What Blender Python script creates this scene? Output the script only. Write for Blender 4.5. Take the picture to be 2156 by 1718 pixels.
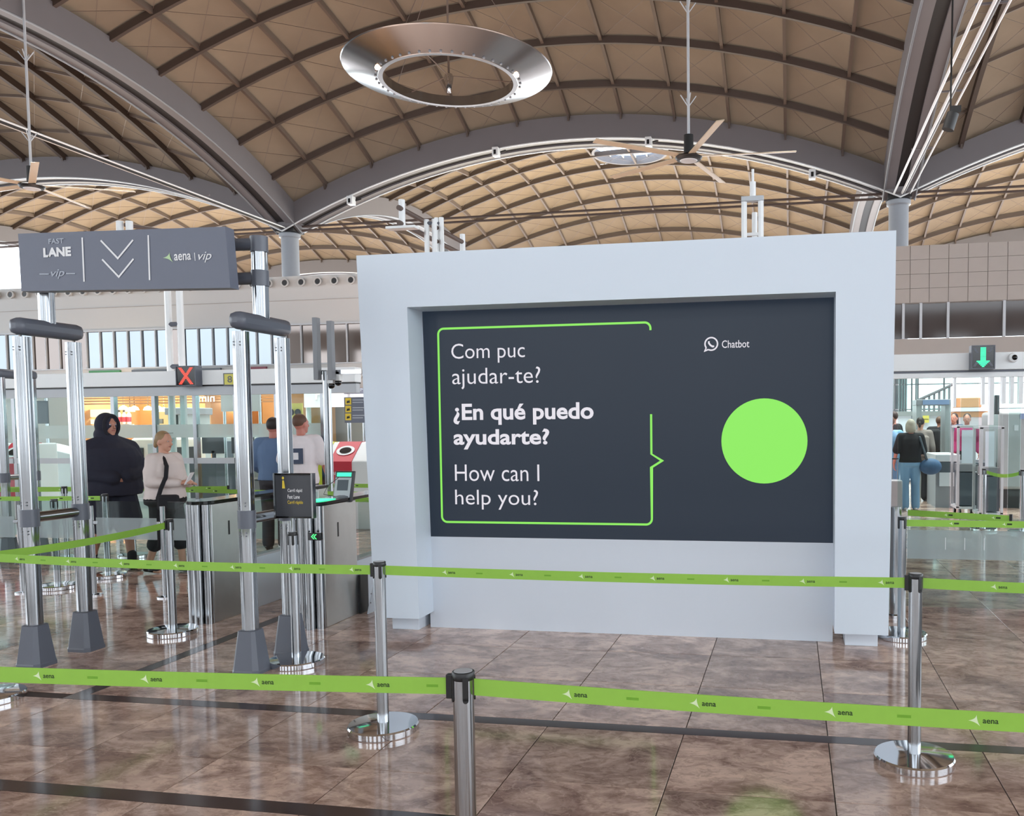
import bpy, bmesh, math, random
import numpy as np
from mathutils import Vector, Matrix
random.seed(7)
for o in list(bpy.data.objects): bpy.data.objects.remove(o)
S = bpy.context.scene
COL = S.collection
PI = math.pi

# ------------------------------------------------------------------ camera (solved from the floor joints and the screen)
F, PX, PY, EYE = 1830.0, 1320.0, 990.0, 1.65
_d = np.array([(1667-PX)/F, (886-PY)/F, 1.0]); _Y = _d/np.linalg.norm(_d)
_r = np.array([(1667-5000-PX)/F, (886+46.5-PY)/F, 1.0])
_Z = np.cross(_r, _d); _Z /= np.linalg.norm(_Z)
if _Z[1] > 0: _Z = -_Z
_X = np.cross(_Y, _Z)
ROT = np.array([_X, _Y, _Z])
def _ray(x, y): return ROT @ np.array([(x-PX)/F, (y-PY)/F, 1.0])
def G(x, y, z=0.0):            # photo pixel -> point on the horizontal plane z
    r = _ray(x, y); t = (z-EYE)/r[2]; return Vector((t*r[0], t*r[1], z))
def V(x, y, Y):                # photo pixel -> point on the vertical plane Y
    r = _ray(x, y); t = Y/r[1]; return Vector((t*r[0], Y, EYE+t*r[2]))
cd = bpy.data.cameras.new('camera'); cam = bpy.data.objects.new('camera', cd); COL.objects.link(cam)
cd.sensor_width = 36.0; cd.lens = F/2156*36.0
cd.shift_x = -(PX-1078)/2156; cd.shift_y = (PY-859)/2156
cd.clip_end = 500
_m = Matrix.Identity(4)
for i in range(3):
    _m[i][0] = ROT[i][0]; _m[i][1] = -ROT[i][1]; _m[i][2] = -ROT[i][2]
_m[2][3] = EYE
cam.matrix_world = _m
S.camera = cam
# ------------------------------------------------------------------ world, light, exposure
w = bpy.data.worlds.new('sky'); S.world = w; w.use_nodes = True
bg = w.node_tree.nodes['Background']; bg.inputs[0].default_value = (0.86, 0.93, 1.0, 1); bg.inputs[1].default_value = 2.0
S.view_settings.view_transform = 'Standard'; S.view_settings.look = 'None'
S.view_settings.exposure = 1.25; S.view_settings.gamma = 1.0; S.view_settings.use_curve_mapping = False

def area_lamp(name, loc, sx, sy, power, col=(1, 1, 1), up=False):
    ld = bpy.data.lights.new(name, 'AREA'); ld.shape = 'RECTANGLE'; ld.size = sx; ld.size_y = sy; ld.energy = power; ld.color = col
    if not up: ld.spread = math.radians(100)
    o = bpy.data.objects.new(name, ld); COL.objects.link(o); o.location = loc; o.rotation_euler = (math.pi if up else 0, 0, 0)
for x_ in (-35, -9, 17): area_lamp('added_up_fill', (x_, 47, 7.0), 18, 14, 1650, (1, .93, .72), True)     # unseen lamps added to brighten the far vaults
area_lamp('added_hall_fill', (-15, 19, 8.6), 16, 10, 1500, (1, .98, .95))                              # fill lamps added over the security lanes, no fixture there
area_lamp('added_hall_fill', (3.5, 20, 8.6), 8, 10, 520, (1, .98, .95))  # second added fill lamp, over the right lanes

# ------------------------------------------------------------------ materials
def L(c):
    def f(v):
        v /= 255.0
        return v/12.92 if v <= .04045 else ((v+.055)/1.055)**2.4
    return (f(c[0]), f(c[1]), f(c[2]), 1)
MATS = {}
def pm(name, col, rough=.5, metal=0., var=.06, scale=8., emit=0., spec=.5, bump=0., alpha=1.):
    m = bpy.data.materials.new(name); m.use_nodes = True
    nt = m.node_tree; b = nt.nodes['Principled BSDF']
    c = L(col)
    tc = nt.nodes.new('ShaderNodeTexCoord'); n = nt.nodes.new('ShaderNodeTexNoise')
    n.inputs['Scale'].default_value = scale; n.inputs['Detail'].default_value = 4
    nt.links.new(tc.outputs['Object'], n.inputs['Vector'])
    r = nt.nodes.new('ShaderNodeValToRGB')
    r.color_ramp.elements[0].color = tuple(v*(1-var) for v in c[:3])+(1,)
    r.color_ramp.elements[1].color = tuple(min(1, v*(1+var)) for v in c[:3])+(1,)
    nt.links.new(n.outputs['Fac'], r.inputs['Fac'])
    nt.links.new(r.outputs['Color'], b.inputs['Base Color'])
    b.inputs['Roughness'].default_value = rough; b.inputs['Metallic'].default_value = metal
    b.inputs['Specular IOR Level'].default_value = spec
    if emit:
        nt.links.new(r.outputs['Color'], b.inputs['Emission Color']); b.inputs['Emission Strength'].default_value = emit
    if bump:
        bp = nt.nodes.new('ShaderNodeBump'); bp.inputs['Strength'].default_value = bump
        nt.links.new(n.outputs['Fac'], bp.inputs['Height']); nt.links.new(bp.outputs['Normal'], b.inputs['Normal'])
    MATS[name] = m
    return m
def glass(name, tint, refl_rough=.02, haze=0., hazecol=(230, 240, 240), fres=1.25):
    m = bpy.data.materials.new(name); m.use_nodes = True; nt = m.node_tree
    for n in list(nt.nodes): nt.nodes.remove(n)
    out = nt.nodes.new('ShaderNodeOutputMaterial')
    tr = nt.nodes.new('ShaderNodeBsdfTransparent'); tr.inputs[0].default_value = L(tint)
    gl = nt.nodes.new('ShaderNodeBsdfGlossy'); gl.inputs['Roughness'].default_value = refl_rough; gl.inputs[0].default_value = (.95, .97, .97, 1)
    fr = nt.nodes.new('ShaderNodeFresnel'); ge = nt.nodes.new('ShaderNodeNewGeometry')
    ma = nt.nodes.new('ShaderNodeMath'); ma.operation = 'MULTIPLY_ADD'; ma.inputs[1].default_value = 1/fres-fres; ma.inputs[2].default_value = fres
    nt.links.new(ge.outputs['Backfacing'], ma.inputs[0]); nt.links.new(ma.outputs[0], fr.inputs['IOR'])
    base = tr
    if haze:
        df = nt.nodes.new('ShaderNodeBsdfDiffuse'); df.inputs[0].default_value = L(hazecol)
        tl = nt.nodes.new('ShaderNodeBsdfTranslucent'); tl.inputs[0].default_value = L(hazecol)
        a = nt.nodes.new('ShaderNodeMixShader'); a.inputs[0].default_value = .5
        nt.links.new(df.outputs[0], a.inputs[1]); nt.links.new(tl.outputs[0], a.inputs[2])
        mx = nt.nodes.new('ShaderNodeMixShader'); mx.inputs[0].default_value = haze
        nt.links.new(tr.outputs[0], mx.inputs[1]); nt.links.new(a.outputs[0], mx.inputs[2]); base = mx
    m2 = nt.nodes.new('ShaderNodeMixShader')
    nt.links.new(fr.outputs[0], m2.inputs[0]); nt.links.new(base.outputs[0], m2.inputs[1]); nt.links.new(gl.outputs[0], m2.inputs[2])
    nt.links.new(m2.outputs[0], out.inputs[0])
    MATS[name] = m
    return m
def fabric(name, col, transl, transmit=None):
    m = bpy.data.materials.new(name); m.use_nodes = True; nt = m.node_tree
    for n in list(nt.nodes): nt.nodes.remove(n)
    out = nt.nodes.new('ShaderNodeOutputMaterial')
    tc = nt.nodes.new('ShaderNodeTexCoord'); n = nt.nodes.new('ShaderNodeTexNoise'); n.inputs['Scale'].default_value = .9; n.inputs['Detail'].default_value = 6
    nt.links.new(tc.outputs['Object'], n.inputs['Vector'])
    oi = nt.nodes.new('ShaderNodeObjectInfo')
    ad = nt.nodes.new('ShaderNodeMath'); ad.operation = 'MULTIPLY_ADD'; ad.inputs[1].default_value = .35; 
    nt.links.new(oi.outputs['Random'], ad.inputs[0]); nt.links.new(n.outputs['Fac'], ad.inputs[2])
    r = nt.nodes.new('ShaderNodeValToRGB'); c = L(col)
    r.color_ramp.elements[0].position = .3; r.color_ramp.elements[1].position = 1.0
    r.color_ramp.elements[0].color = tuple(v*.90 for v in c[:3])+(1,); r.color_ramp.elements[1].color = tuple(v*1.08 for v in c[:3])+(1,)
    nt.links.new(ad.outputs[0], r.inputs[0])
    df = nt.nodes.new('ShaderNodeBsdfDiffuse'); tl = nt.nodes.new('ShaderNodeBsdfTranslucent')
    nt.links.new(r.outputs[0], df.inputs[0])
    if transmit: tl.inputs[0].default_value = L(transmit)
    else: nt.links.new(r.outputs[0], tl.inputs[0])
    mx = nt.nodes.new('ShaderNodeMixShader'); mx.inputs[0].default_value = transl
    nt.links.new(df.outputs[0], mx.inputs[1]); nt.links.new(tl.outputs[0], mx.inputs[2]); nt.links.new(mx.outputs[0], out.inputs[0])
    MATS[name] = m
    return m
def stone(name, dark, light, rough=.1, vein=True):
    m = bpy.data.materials.new(name); m.use_nodes = True; nt = m.node_tree; b = nt.nodes['Principled BSDF']
    tc = nt.nodes.new('ShaderNodeTexCoord'); oi = nt.nodes.new('ShaderNodeObjectInfo')
    mp = nt.nodes.new('ShaderNodeVectorMath'); mp.operation = 'SCALE'; mp.inputs['Scale'].default_value = 37.0
    cb = nt.nodes.new('ShaderNodeCombineXYZ')
    for k in range(3): nt.links.new(oi.outputs['Random'], cb.inputs[k])
    nt.links.new(cb.outputs[0], mp.inputs[0])
    ad = nt.nodes.new('ShaderNodeVectorMath'); ad.operation = 'ADD'
    sc = nt.nodes.new('ShaderNodeMapping'); sc.inputs['Scale'].default_value = (1.0, 1.5, 1.0); sc.inputs['Rotation'].default_value = (0, 0, .35)
    nt.links.new(tc.outputs['Object'], sc.inputs[0]); nt.links.new(sc.outputs[0], ad.inputs[0]); nt.links.new(mp.outputs[0], ad.inputs[1])
    n1 = nt.nodes.new('ShaderNodeTexNoise'); n1.inputs['Scale'].default_value = 2.6; n1.inputs['Detail'].default_value = 9; n1.inputs['Roughness'].default_value = .62; n1.inputs['Distortion'].default_value = .9
    n2 = nt.nodes.new('ShaderNodeTexNoise'); n2.inputs['Scale'].default_value = 13; n2.inputs['Detail'].default_value = 10; n2.inputs['Roughness'].default_value = .68; n2.inputs['Distortion'].default_value = .8
    nt.links.new(ad.outputs[0], n1.inputs['Vector']); nt.links.new(ad.outputs[0], n2.inputs['Vector'])
    r1 = nt.nodes.new('ShaderNodeValToRGB'); r1.color_ramp.elements[0].position = .38; r1.color_ramp.elements[1].position = .62
    r1.color_ramp.elements[0].color = L(dark); r1.color_ramp.elements[1].color = L(light)
    nt.links.new(n1.outputs['Fac'], r1.inputs[0])
    r2 = nt.nodes.new('ShaderNodeValToRGB'); r2.color_ramp.elements[0].position = .42; r2.color_ramp.elements[1].position = .52
    r2.color_ramp.elements[0].color = (.62, .58, .56, 1); r2.color_ramp.elements[1].color = (1, 1, 1, 1)
    nt.links.new(n2.outputs['Fac'], r2.inputs[0])
    mx = nt.nodes.new('ShaderNodeMixRGB'); mx.blend_type = 'MULTIPLY'; mx.inputs[0].default_value = .7 if vein else .2
    nt.links.new(r1.outputs[0], mx.inputs[1]); nt.links.new(r2.outputs[0], mx.inputs[2])
    # thin light veins
    wv = nt.nodes.new('ShaderNodeTexNoise'); wv.inputs['Scale'].default_value = 2.2; wv.inputs['Detail'].default_value = 5; wv.inputs['Distortion'].default_value = 2.2
    nt.links.new(ad.outputs[0], wv.inputs['Vector'])
    rv = nt.nodes.new('ShaderNodeValToRGB'); e = rv.color_ramp.elements
    e[0].position = .485; e[0].color = (0, 0, 0, 1); e[1].position = .515; e[1].color = (0, 0, 0, 1)
    k = rv.color_ramp.elements.new(.5); k.color = (1, 1, 1, 1)
    nt.links.new(wv.outputs['Fac'], rv.inputs[0])
    vm = nt.nodes.new('ShaderNodeMixRGB'); vm.inputs[2].default_value = tuple(min(1, v*1.35) for v in L(light)[:3])+(1,)
    vs = nt.nodes.new('ShaderNodeMath'); vs.operation = 'MULTIPLY'; vs.inputs[1].default_value = .22 if vein else 0
    nt.links.new(rv.outputs[0], vs.inputs[0]); nt.links.new(vs.outputs[0], vm.inputs[0]); nt.links.new(mx.outputs[0], vm.inputs[1])
    # per tile tone
    hs = nt.nodes.new('ShaderNodeHueSaturation'); tv = nt.nodes.new('ShaderNodeMath'); tv.operation = 'MULTIPLY_ADD'; tv.inputs[1].default_value = .34; tv.inputs[2].default_value = .84
    nt.links.new(oi.outputs['Random'], tv.inputs[0]); nt.links.new(tv.outputs[0], hs.inputs['Value']); nt.links.new(vm.outputs[0], hs.inputs['Color'])
    nt.links.new(hs.outputs[0], b.inputs['Base Color'])
    rr = nt.nodes.new('ShaderNodeMath'); rr.operation = 'MULTIPLY_ADD'; rr.inputs[1].default_value = .06; rr.inputs[2].default_value = rough
    nt.links.new(n2.outputs['Fac'], rr.inputs[0]); nt.links.new(rr.outputs[0], b.inputs['Roughness'])
    b.inputs['Specular IOR Level'].default_value = .62
    MATS[name] = m
    return m
def led(name, col, strength, rough=.35):
    m = bpy.data.materials.new(name); m.use_nodes = True; b = m.node_tree.nodes['Principled BSDF']
    b.inputs['Base Color'].default_value = (.01, .012, .015, 1); b.inputs['Roughness'].default_value = rough; b.inputs['Specular IOR Level'].default_value = .25
    b.inputs['Emission Color'].default_value = L(col); b.inputs['Emission Strength'].default_value = strength
    MATS[name] = m
    return m
fabric('membrane', (138, 122, 105), .05)
stone('floor_stone', (152, 125, 115), (226, 199, 184), .06)
stone('band_stone', (58, 46, 46), (74, 60, 58), vein=False)
pm('grout', (70, 58, 54), .6)
pm('girder_grey', (118, 114, 117), .55, var=.04, scale=2)
pm('girder_dark', (38, 36, 38), .6)
pm('rib_brown', (80, 68, 62), .55)
pm('purlin_brown', (104, 90, 80), .55)
pm('cable', (120, 104, 94), .5)
pm('column_grey', (158, 164, 172), .4, var=.03)
pm('white_tube', (238, 242, 244), .35, var=.02)
pm('tie_brown', (92, 76, 70), .5)
pm('wall_white', (194, 195, 194), .6, var=.02, scale=1)
pm('tile_joint', (150, 142, 137), .7)
pm('smoked_pane', (66, 58, 56), .07, .0, var=.3, scale=.5)
pm('wall_beige', (170, 162, 156), .6, var=.04, scale=3)
pm('panel_white', (216, 228, 240), .42, var=.012, scale=1.5)  # bluish cast of the skylight is put into this white
pm('panel_inner', (212, 220, 230), .45, var=.012, scale=1.5)
pm('steel', (160, 163, 166), .17, 1., var=.03, scale=30)
pm('chrome', (214, 216, 220), .06, 1., var=.02)
pm('brushed', (196, 198, 196), .34, 1., var=.06, scale=14)
pm('grey_plastic', (94, 99, 110), .35, var=.05)
pm('mid_grey', (130, 134, 140), .4, var=.04)
pm('light_grey', (190, 196, 202), .45, var=.03)
pm('black', (16, 16, 18), .4, var=.1)
pm('black_gloss', (10, 11, 12), .12, var=.1)
pm('belt_green', (142, 192, 70), .55, var=.05, scale=30)
pm('belt_mark', (216, 234, 190), .6, var=.02)
pm('belt_ink', (22, 48, 14), .6, var=.02)
pm('belt_dash', (108, 164, 38), .6, var=.02)
pm('sign_grey', (102, 108, 124), .38, var=.03)
pm('sign_white', (232, 234, 236), .5, var=.02)
pm('sign_pale', (168, 176, 188), .5, var=.02)
pm('logo_green', (176, 206, 160), .5, var=.02)
pm('board_dark', (58, 60, 66), .3, var=.05)
pm('yellow', (222, 196, 60), .5)
pm('yellow_pale', (222, 216, 110), .55)
pm('red', (196, 40, 62), .45)
pm('bin_white', (222, 228, 232), .45, var=.02)
pm('bin_yellow', (214, 212, 50), .45)
pm('dark_pane', (120, 126, 132), .03, 1., var=.15, scale=.4)
pm('brown_pane', (112, 104, 100), .05, 1., var=.2, scale=.4)  # warm lamplight of the rooms behind is put into this tint
pm('scanner_grey', (150, 158, 160), .4)
pm('scanner_beige', (196, 190, 180), .45)
pm('slate', (72, 82, 92), .4)
pm('wood_warm', (196, 152, 108), .5, var=.12, scale=3)
pm('fan_blade', (188, 174, 152), .4)
led('screen_dark', (37, 48, 63), .30, .32)
led('screen_white', (226, 222, 230), .43)
led('screen_green', (140, 232, 92), .43)
led('led_red', (255, 70, 52), .95)
led('led_green', (60, 255, 170), .75)
led('led_green_small', (70, 255, 120), 1.0)
led('lamp_warm', (255, 206, 170), 6.0)
led('shop_glow', (255, 206, 140), .6)
led('display_glow', (255, 232, 205), .7)
glass('clear_glass', (236, 246, 244), fres=1.18)
glass('fence_glass', (232, 240, 238), fres=1.2)
glass('frost', (220, 232, 232), .2, haze=.62, hazecol=(226, 232, 232), fres=1.15)
glass('frost_soft', (232, 238, 238), .15, haze=.42, hazecol=(224, 232, 236), fres=1.15)
glass('sky_glass', (226, 238, 250), fres=1.15)
M = MATS

# ------------------------------------------------------------------ mesh helpers
class MB:
    def __init__(s): s.v = []; s.f = []
    def add(s, vs, fs):
        o = len(s.v); s.v += [tuple(p) for p in vs]; s.f += [tuple(i+o for i in q) for q in fs]; return s
    def box(s, x0, x1, y0, y1, z0, z1):
        return s.add([(x0, y0, z0), (x1, y0, z0), (x1, y1, z0), (x0, y1, z0), (x0, y0, z1), (x1, y0, z1), (x1, y1, z1), (x0, y1, z1)],
                     [(0, 3, 2, 1), (4, 5, 6, 7), (0, 1, 5, 4), (1, 2, 6, 5), (2, 3, 7, 6), (3, 0, 4, 7)])
    def cbox(s, c, sz, rz=0, rx=0, ry=0):
        R = Matrix.Rotation(rz, 3, 'Z') @ Matrix.Rotation(ry, 3, 'Y') @ Matrix.Rotation(rx, 3, 'X'); c = Vector(c)
        vs = [c + R @ Vector((sx*sz[0]/2, sy*sz[1]/2, sz_*sz[2]/2)) for sz_ in (-1, 1) for sy in (-1, 1) for sx in (-1, 1)]
        return s.add(vs, [(0, 2, 3, 1), (4, 5, 7, 6), (0, 1, 5, 4), (1, 3, 7, 5), (3, 2, 6, 7), (2, 0, 4, 6)])
    def tube(s, pts, r, n=12, caps=True, flute=0, ell=None):
        pts = [Vector(p) for p in pts]; rs = r if isinstance(r, (list, tuple)) else [r]*len(pts)
        T = [(pts[min(i+1, len(pts)-1)]-pts[max(i-1, 0)]).normalized() for i in range(len(pts))]
        ref = Vector((0, 0, 1)) if abs(T[0].z) < .9 else Vector((0, 1, 0))
        vs = []; u = None
        for p, t, rr in zip(pts, T, rs):
            a = (ref if u is None else u); a = (a - t*a.dot(t)).normalized(); b = t.cross(a); u = a
            for k in range(n):
                th = 2*PI*k/n; q = rr*(1+flute*math.cos(6*th))
                vs.append(p + a*(q*math.cos(th)) + b*(q*math.sin(th)*(ell or 1)))
        fs = [(i*n+k, i*n+(k+1) % n, (i+1)*n+(k+1) % n, (i+1)*n+k) for i in range(len(pts)-1) for k in range(n)]
        if caps: fs += [tuple(range(n-1, -1, -1)), tuple((len(pts)-1)*n+k for k in range(n))]
        return s.add(vs, fs)
    def cyl(s, a, b, r, n=16, **k): return s.tube([a, b], r, n, **k)
    def lathe(s, prof, c=(0, 0, 0), n=32, axis='Z'):
        vs = []
        for r, z in prof:
            for k in range(n):
                t = 2*PI*k/n
                p = (r*math.cos(t), r*math.sin(t), z)
                if axis == 'Y': p = (p[0], p[2], p[1])
                vs.append((c[0]+p[0], c[1]+p[1], c[2]+p[2]))
        m = len(prof)
        fs = [(i*n+k, i*n+(k+1) % n, (i+1)*n+(k+1) % n, (i+1)*n+k) for i in range(m-1) for k in range(n)]
        closed = prof[0] == prof[-1]
        if prof[0][0] > 1e-5 and not closed: fs.append(tuple(range(n-1, -1, -1)))
        if prof[-1][0] > 1e-5 and not closed: fs.append(tuple((m-1)*n+k for k in range(n)))
        return s.add(vs, fs)
    def ball(s, c, r, nu=14, nv=9, R=None):
        if not isinstance(r, (tuple, list)): r = (r, r, r)
        vs = []; c = Vector(c)
        for i in range(nv+1):
            ph = PI*i/nv
            for k in range(nu):
                t = 2*PI*k/nu
                p = Vector((r[0]*math.sin(ph)*math.cos(t), r[1]*math.sin(ph)*math.sin(t), -r[2]*math.cos(ph)))
                vs.append(c + (R @ p if R else p))
        fs = [(i*nu+k, i*nu+(k+1) % nu, (i+1)*nu+(k+1) % nu, (i+1)*nu+k) for i in range(nv) for k in range(nu)]
        return s.add(vs, fs)
    def cap(s, a, b, ra, rb=None, n=12):
        rb = ra if rb is None else rb; a = Vector(a); b = Vector(b); t = (b-a); ln = t.length or 1e-6; t = t/ln
        pts = []; rs = []
        for q in (-.98, -.8, -.45): pts.append(a+t*(ra*q)); rs.append(ra*math.sqrt(1-q*q))
        pts += [a, b]; rs += [ra, rb]
        for q in (.45, .8, .98): pts.append(b+t*(rb*q)); rs.append(rb*math.sqrt(1-q*q))
        T = t; ref = Vector((0, 0, 1)) if abs(t.z) < .9 else Vector((0, 1, 0))
        u = (ref-t*ref.dot(t)).normalized(); w_ = t.cross(u); vs = []
        for p, r in zip(pts, rs):
            for k in range(n):
                th = 2*PI*k/n; vs.append(p+u*(r*math.cos(th))+w_*(r*math.sin(th)))
        m = len(pts)
        fs = [(i*n+k, i*n+(k+1) % n, (i+1)*n+(k+1) % n, (i+1)*n+k) for i in range(m-1) for k in range(n)]
        fs += [tuple(range(n-1, -1, -1)), tuple((m-1)*n+k for k in range(n))]
        return s.add(vs, fs)
    def chain(s, pts, rs, n=12):
        for i in range(len(pts)-1): s.cap(pts[i], pts[i+1], rs[i], rs[i+1], n)
        return s
    def loft(s, rings, n=20):      # rings: (x, y, z, rx, ry)
        vs = []
        for x, y, z, rx, ry in rings:
            for k in range(n):
                t = 2*PI*k/n; vs.append((x+rx*math.cos(t), y+ry*math.sin(t), z))
        m = len(rings)
        fs = [(i*n+k, i*n+(k+1) % n, (i+1)*n+(k+1) % n, (i+1)*n+k) for i in range(m-1) for k in range(n)]
        fs += [tuple(range(n-1, -1, -1)), tuple((m-1)*n+k for k in range(n))]
        return s.add(vs, fs)
    def prism(s, poly, y0, y1):    # polygon in X-Z, extruded along Y
        n = len(poly)
        vs = [(x, y0, z) for x, z in poly]+[(x, y1, z) for x, z in poly]
        fs = [tuple(range(n)), tuple(range(2*n-1, n-1, -1))]+[((i+1) % n, i, n+i, n+(i+1) % n) for i in range(n)]
        return s.add(vs, fs)
    def prismx(s, poly, x0, x1):   # polygon in Y-Z, extruded along X
        n = len(poly)
        vs = [(x0, y, z) for y, z in poly]+[(x1, y, z) for y, z in poly]
        fs = [tuple(range(n-1, -1, -1)), tuple(range(n, 2*n))]+[(i, (i+1) % n, n+(i+1) % n, n+i) for i in range(n)]
        return s.add(vs, fs)
    def poly(s, pts): return s.add(pts, [tuple(range(len(pts)))])
    def mesh(s, name, mat, smooth=40):
        me = bpy.data.meshes.new(name); me.from_pydata(s.v, [], s.f); me.update()
        if mat is not None: me.materials.append(M[mat] if isinstance(mat, str) else mat)
        if smooth:
            me.polygons.foreach_set('use_smooth', [True]*len(me.polygons))
            me.set_sharp_from_angle(angle=math.radians(smooth))
        return me
    def build(s, name, mat, parent=None, world=True, smooth=40, bev=0, label=None, fixn=False):
        off = acc(parent) if (parent is not None and world) else Vector((0, 0, 0))
        if off.length > 0: s.v = [(a-off.x, b-off.y, c-off.z) for a, b, c in s.v]
        me = s.mesh(name, mat, smooth)
        if fixn:
            bm = bmesh.new(); bm.from_mesh(me); bmesh.ops.recalc_face_normals(bm, faces=bm.faces); bm.to_mesh(me); bm.free()
        o = bpy.data.objects.new(name, me); COL.objects.link(o); o.parent = parent
        if bev:
            md = o.modifiers.new('bevel', 'BEVEL'); md.width = bev; md.segments = 2; md.limit_method = 'ANGLE'; md.angle_limit = .7
        if label: o['label'] = label
        return o
def acc(o):
    p = Vector((0, 0, 0))
    while o is not None: p += o.location; o = o.parent
    return p
def tag(o, label, cat, group=None, kind=None):
    if label: o['label'] = label
    if cat: o['category'] = cat
    if group: o['group'] = group
    if kind: o['kind'] = kind
    return o
def thing(name, label, cat, loc=(0, 0, 0), rz=0, group=None, kind=None):
    o = bpy.data.objects.new(name, None); o.empty_display_size = .1; COL.objects.link(o); o.location = loc; o.rotation_euler = (0, 0, rz)
    return tag(o, label, cat, group, kind)
def kids(o): return [c for c in list(o.children)]
def dup(o, parent=None):
    c = o.copy(); COL.objects.link(c); c.parent = parent
    for k in kids(o): dup(k, c)
    return c
def copyto(src, loc, rz=None, label=None):
    c = dup(src); c.location = loc
    if rz is not None: c.rotation_euler = (0, 0, rz)
    if label: c['label'] = label
    return c
def inst(name, me, parent, loc):
    o = bpy.data.objects.new(name, me); COL.objects.link(o); o.parent = parent; o.location = loc; return o
_tc = {}
def text_mesh(body, bold=0., shear=0.):
    k = (body, bold, shear)
    if k in _tc: return _tc[k]
    cu = bpy.data.curves.new('txt', 'FONT'); cu.body = body; cu.offset = bold; cu.shear = shear; cu.resolution_u = 4
    ob = bpy.data.objects.new('txt', cu); COL.objects.link(ob)
    dg = bpy.context.evaluated_depsgraph_get(); me = bpy.data.meshes.new_from_object(ob.evaluated_get(dg))
    vs = [tuple(v.co[:2]) for v in me.vertices]; fs = [tuple(p.vertices) for p in me.polygons]
    bpy.data.objects.remove(ob); bpy.data.curves.remove(cu); bpy.data.meshes.remove(me)
    _tc[k] = (vs, fs); return _tc[k]
def add_text(mb, body, x0, x1, z0, z1, Y, bold=0., shear=0., mirror=False):   # fitted to a box on the plane Y, facing -Y
    vs, fs = text_mesh(body, bold, shear)
    ax = min(v[0] for v in vs); bx = max(v[0] for v in vs); ay = min(v[1] for v in vs); by = max(v[1] for v in vs)
    q = []
    for a, b in vs:
        u = (a-ax)/(bx-ax)
        if mirror: u = 1-u
        q.append((x0+u*(x1-x0), Y, z0+(b-ay)/(by-ay)*(z1-z0)))
    if mirror: fs = [f[::-1] for f in fs]
    mb.add(q, fs); return mb
def pbox(l, t, r, b, Y):       # photo rectangle -> x0, x1, z0, z1 on the plane Y
    mx, my = (l+r)/2, (t+b)/2
    return V(l, my, Y).x, V(r, my, Y).x, V(mx, b, Y).z, V(mx, t, Y).z
exec_order = []

# ================================================================== SETTING: floor
GX0, GP = 0.187, .7465
rows = [2.55, 3.28]
YB1, YB2 = (3.28, 3.385), (4.485, 4.585)
rowsegs = [(2.54, 3.28), (3.385, 3.78), (3.78, 4.485), (4.585, 5.33)]
y = 5.33
while y < 34: rowsegs.append((y, y+.74)); y += .74
XB = (-4.375, -4.27)
fm = MB().box(-60, 34, -20, 66, -.3, -.006)
floor = tag(fm.build('floor', 'grout', smooth=0), 'polished brown marble floor of square slabs with dark bands', None, kind='structure')
cells = []
k0, k1 = int((-38-GX0)/GP)-1, int((10-GX0)/GP)+1
for (a, b) in rowsegs:
    ym = (a+b)/2
    for k in range(k0, k1):
        x0, x1 = GX0+k*GP, GX0+(k+1)*GP
        if x1 < -1.12*b-.6 or x0 > .27*b+.4: continue
        if b < 3.3 and (x0 > .9 or x1 < -3.6): continue
        segs = [(x0, x1)]
        if a >= 4.4:
            if x0 < XB[0] < x1 or x0 < XB[1] < x1: segs = [(x0, min(x1, XB[0])), (max(x0, XB[1]), x1)]
        for s0, s1 in segs:
            if s1-s0 > .03: cells.append((s0, s1, a, b))
cells.sort(key=lambda c: math.hypot((c[0]+c[1])/2, (c[2]+c[3])/2))
_tm = {}
g = .0026
def tile_mesh(sx, sy):
    key = (round(sx, 3), round(sy, 3))
    if key not in _tm:
        hx, hy, c = sx/2-g, sy/2-g, .0012
        m = MB()
        vs = [(-hx, -hy, -.012), (hx, -hy, -.012), (hx, hy, -.012), (-hx, hy, -.012), (-hx, -hy, -c), (hx, -hy, -c), (hx, hy, -c), (-hx, hy, -c),
              (-hx+c, -hy+c, 0), (hx-c, -hy+c, 0), (hx-c, hy-c, 0), (-hx+c, hy-c, 0)]
        fs = [(8, 9, 10, 11)]+[(i, (i+1) % 4, 4+(i+1) % 4, 4+i) for i in range(4)]+[(4+i, 4+(i+1) % 4, 8+(i+1) % 4, 8+i) for i in range(4)]
        m.add(vs, fs); _tm[key] = m.mesh('tile', 'floor_stone', smooth=0)
    return _tm[key]
for c in cells[:298]:
    inst('tile', tile_mesh(c[1]-c[0], c[3]-c[2]), floor, ((c[0]+c[1])/2, (c[2]+c[3])/2, 0))
mb = MB()
for c in cells[298:]: mb.box(c[0]+g, c[1]-g, c[2]+g, c[3]-g, -.012, 0)
far = mb.build('distant_tiles', 'floor_stone', floor, smooth=0); far['kind'] = 'stuff'
mb = MB(); mb.box(-60, 34, 34.0, 66, -.012, 0); mb.box(-60, 34, -20, 2.5, -.012, 0); mb.box(10.5, 34, 2.52, 34, -.012, 0)
o = mb.build('distant_paving', 'floor_stone', floor, smooth=0); o['kind'] = 'stuff'
for (a, b) in (YB1, YB2): MB().box(-6.0 if a < 4 else XB[0], 3.0, a+.001, b-.001, -.012, 0).build('dark_band', 'band_stone', floor, smooth=0)
MB().box(XB[0]+.001, XB[1]-.001, YB2[1], 24, -.012, 0).build('dark_band', 'band_stone', floor, smooth=0)

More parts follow.
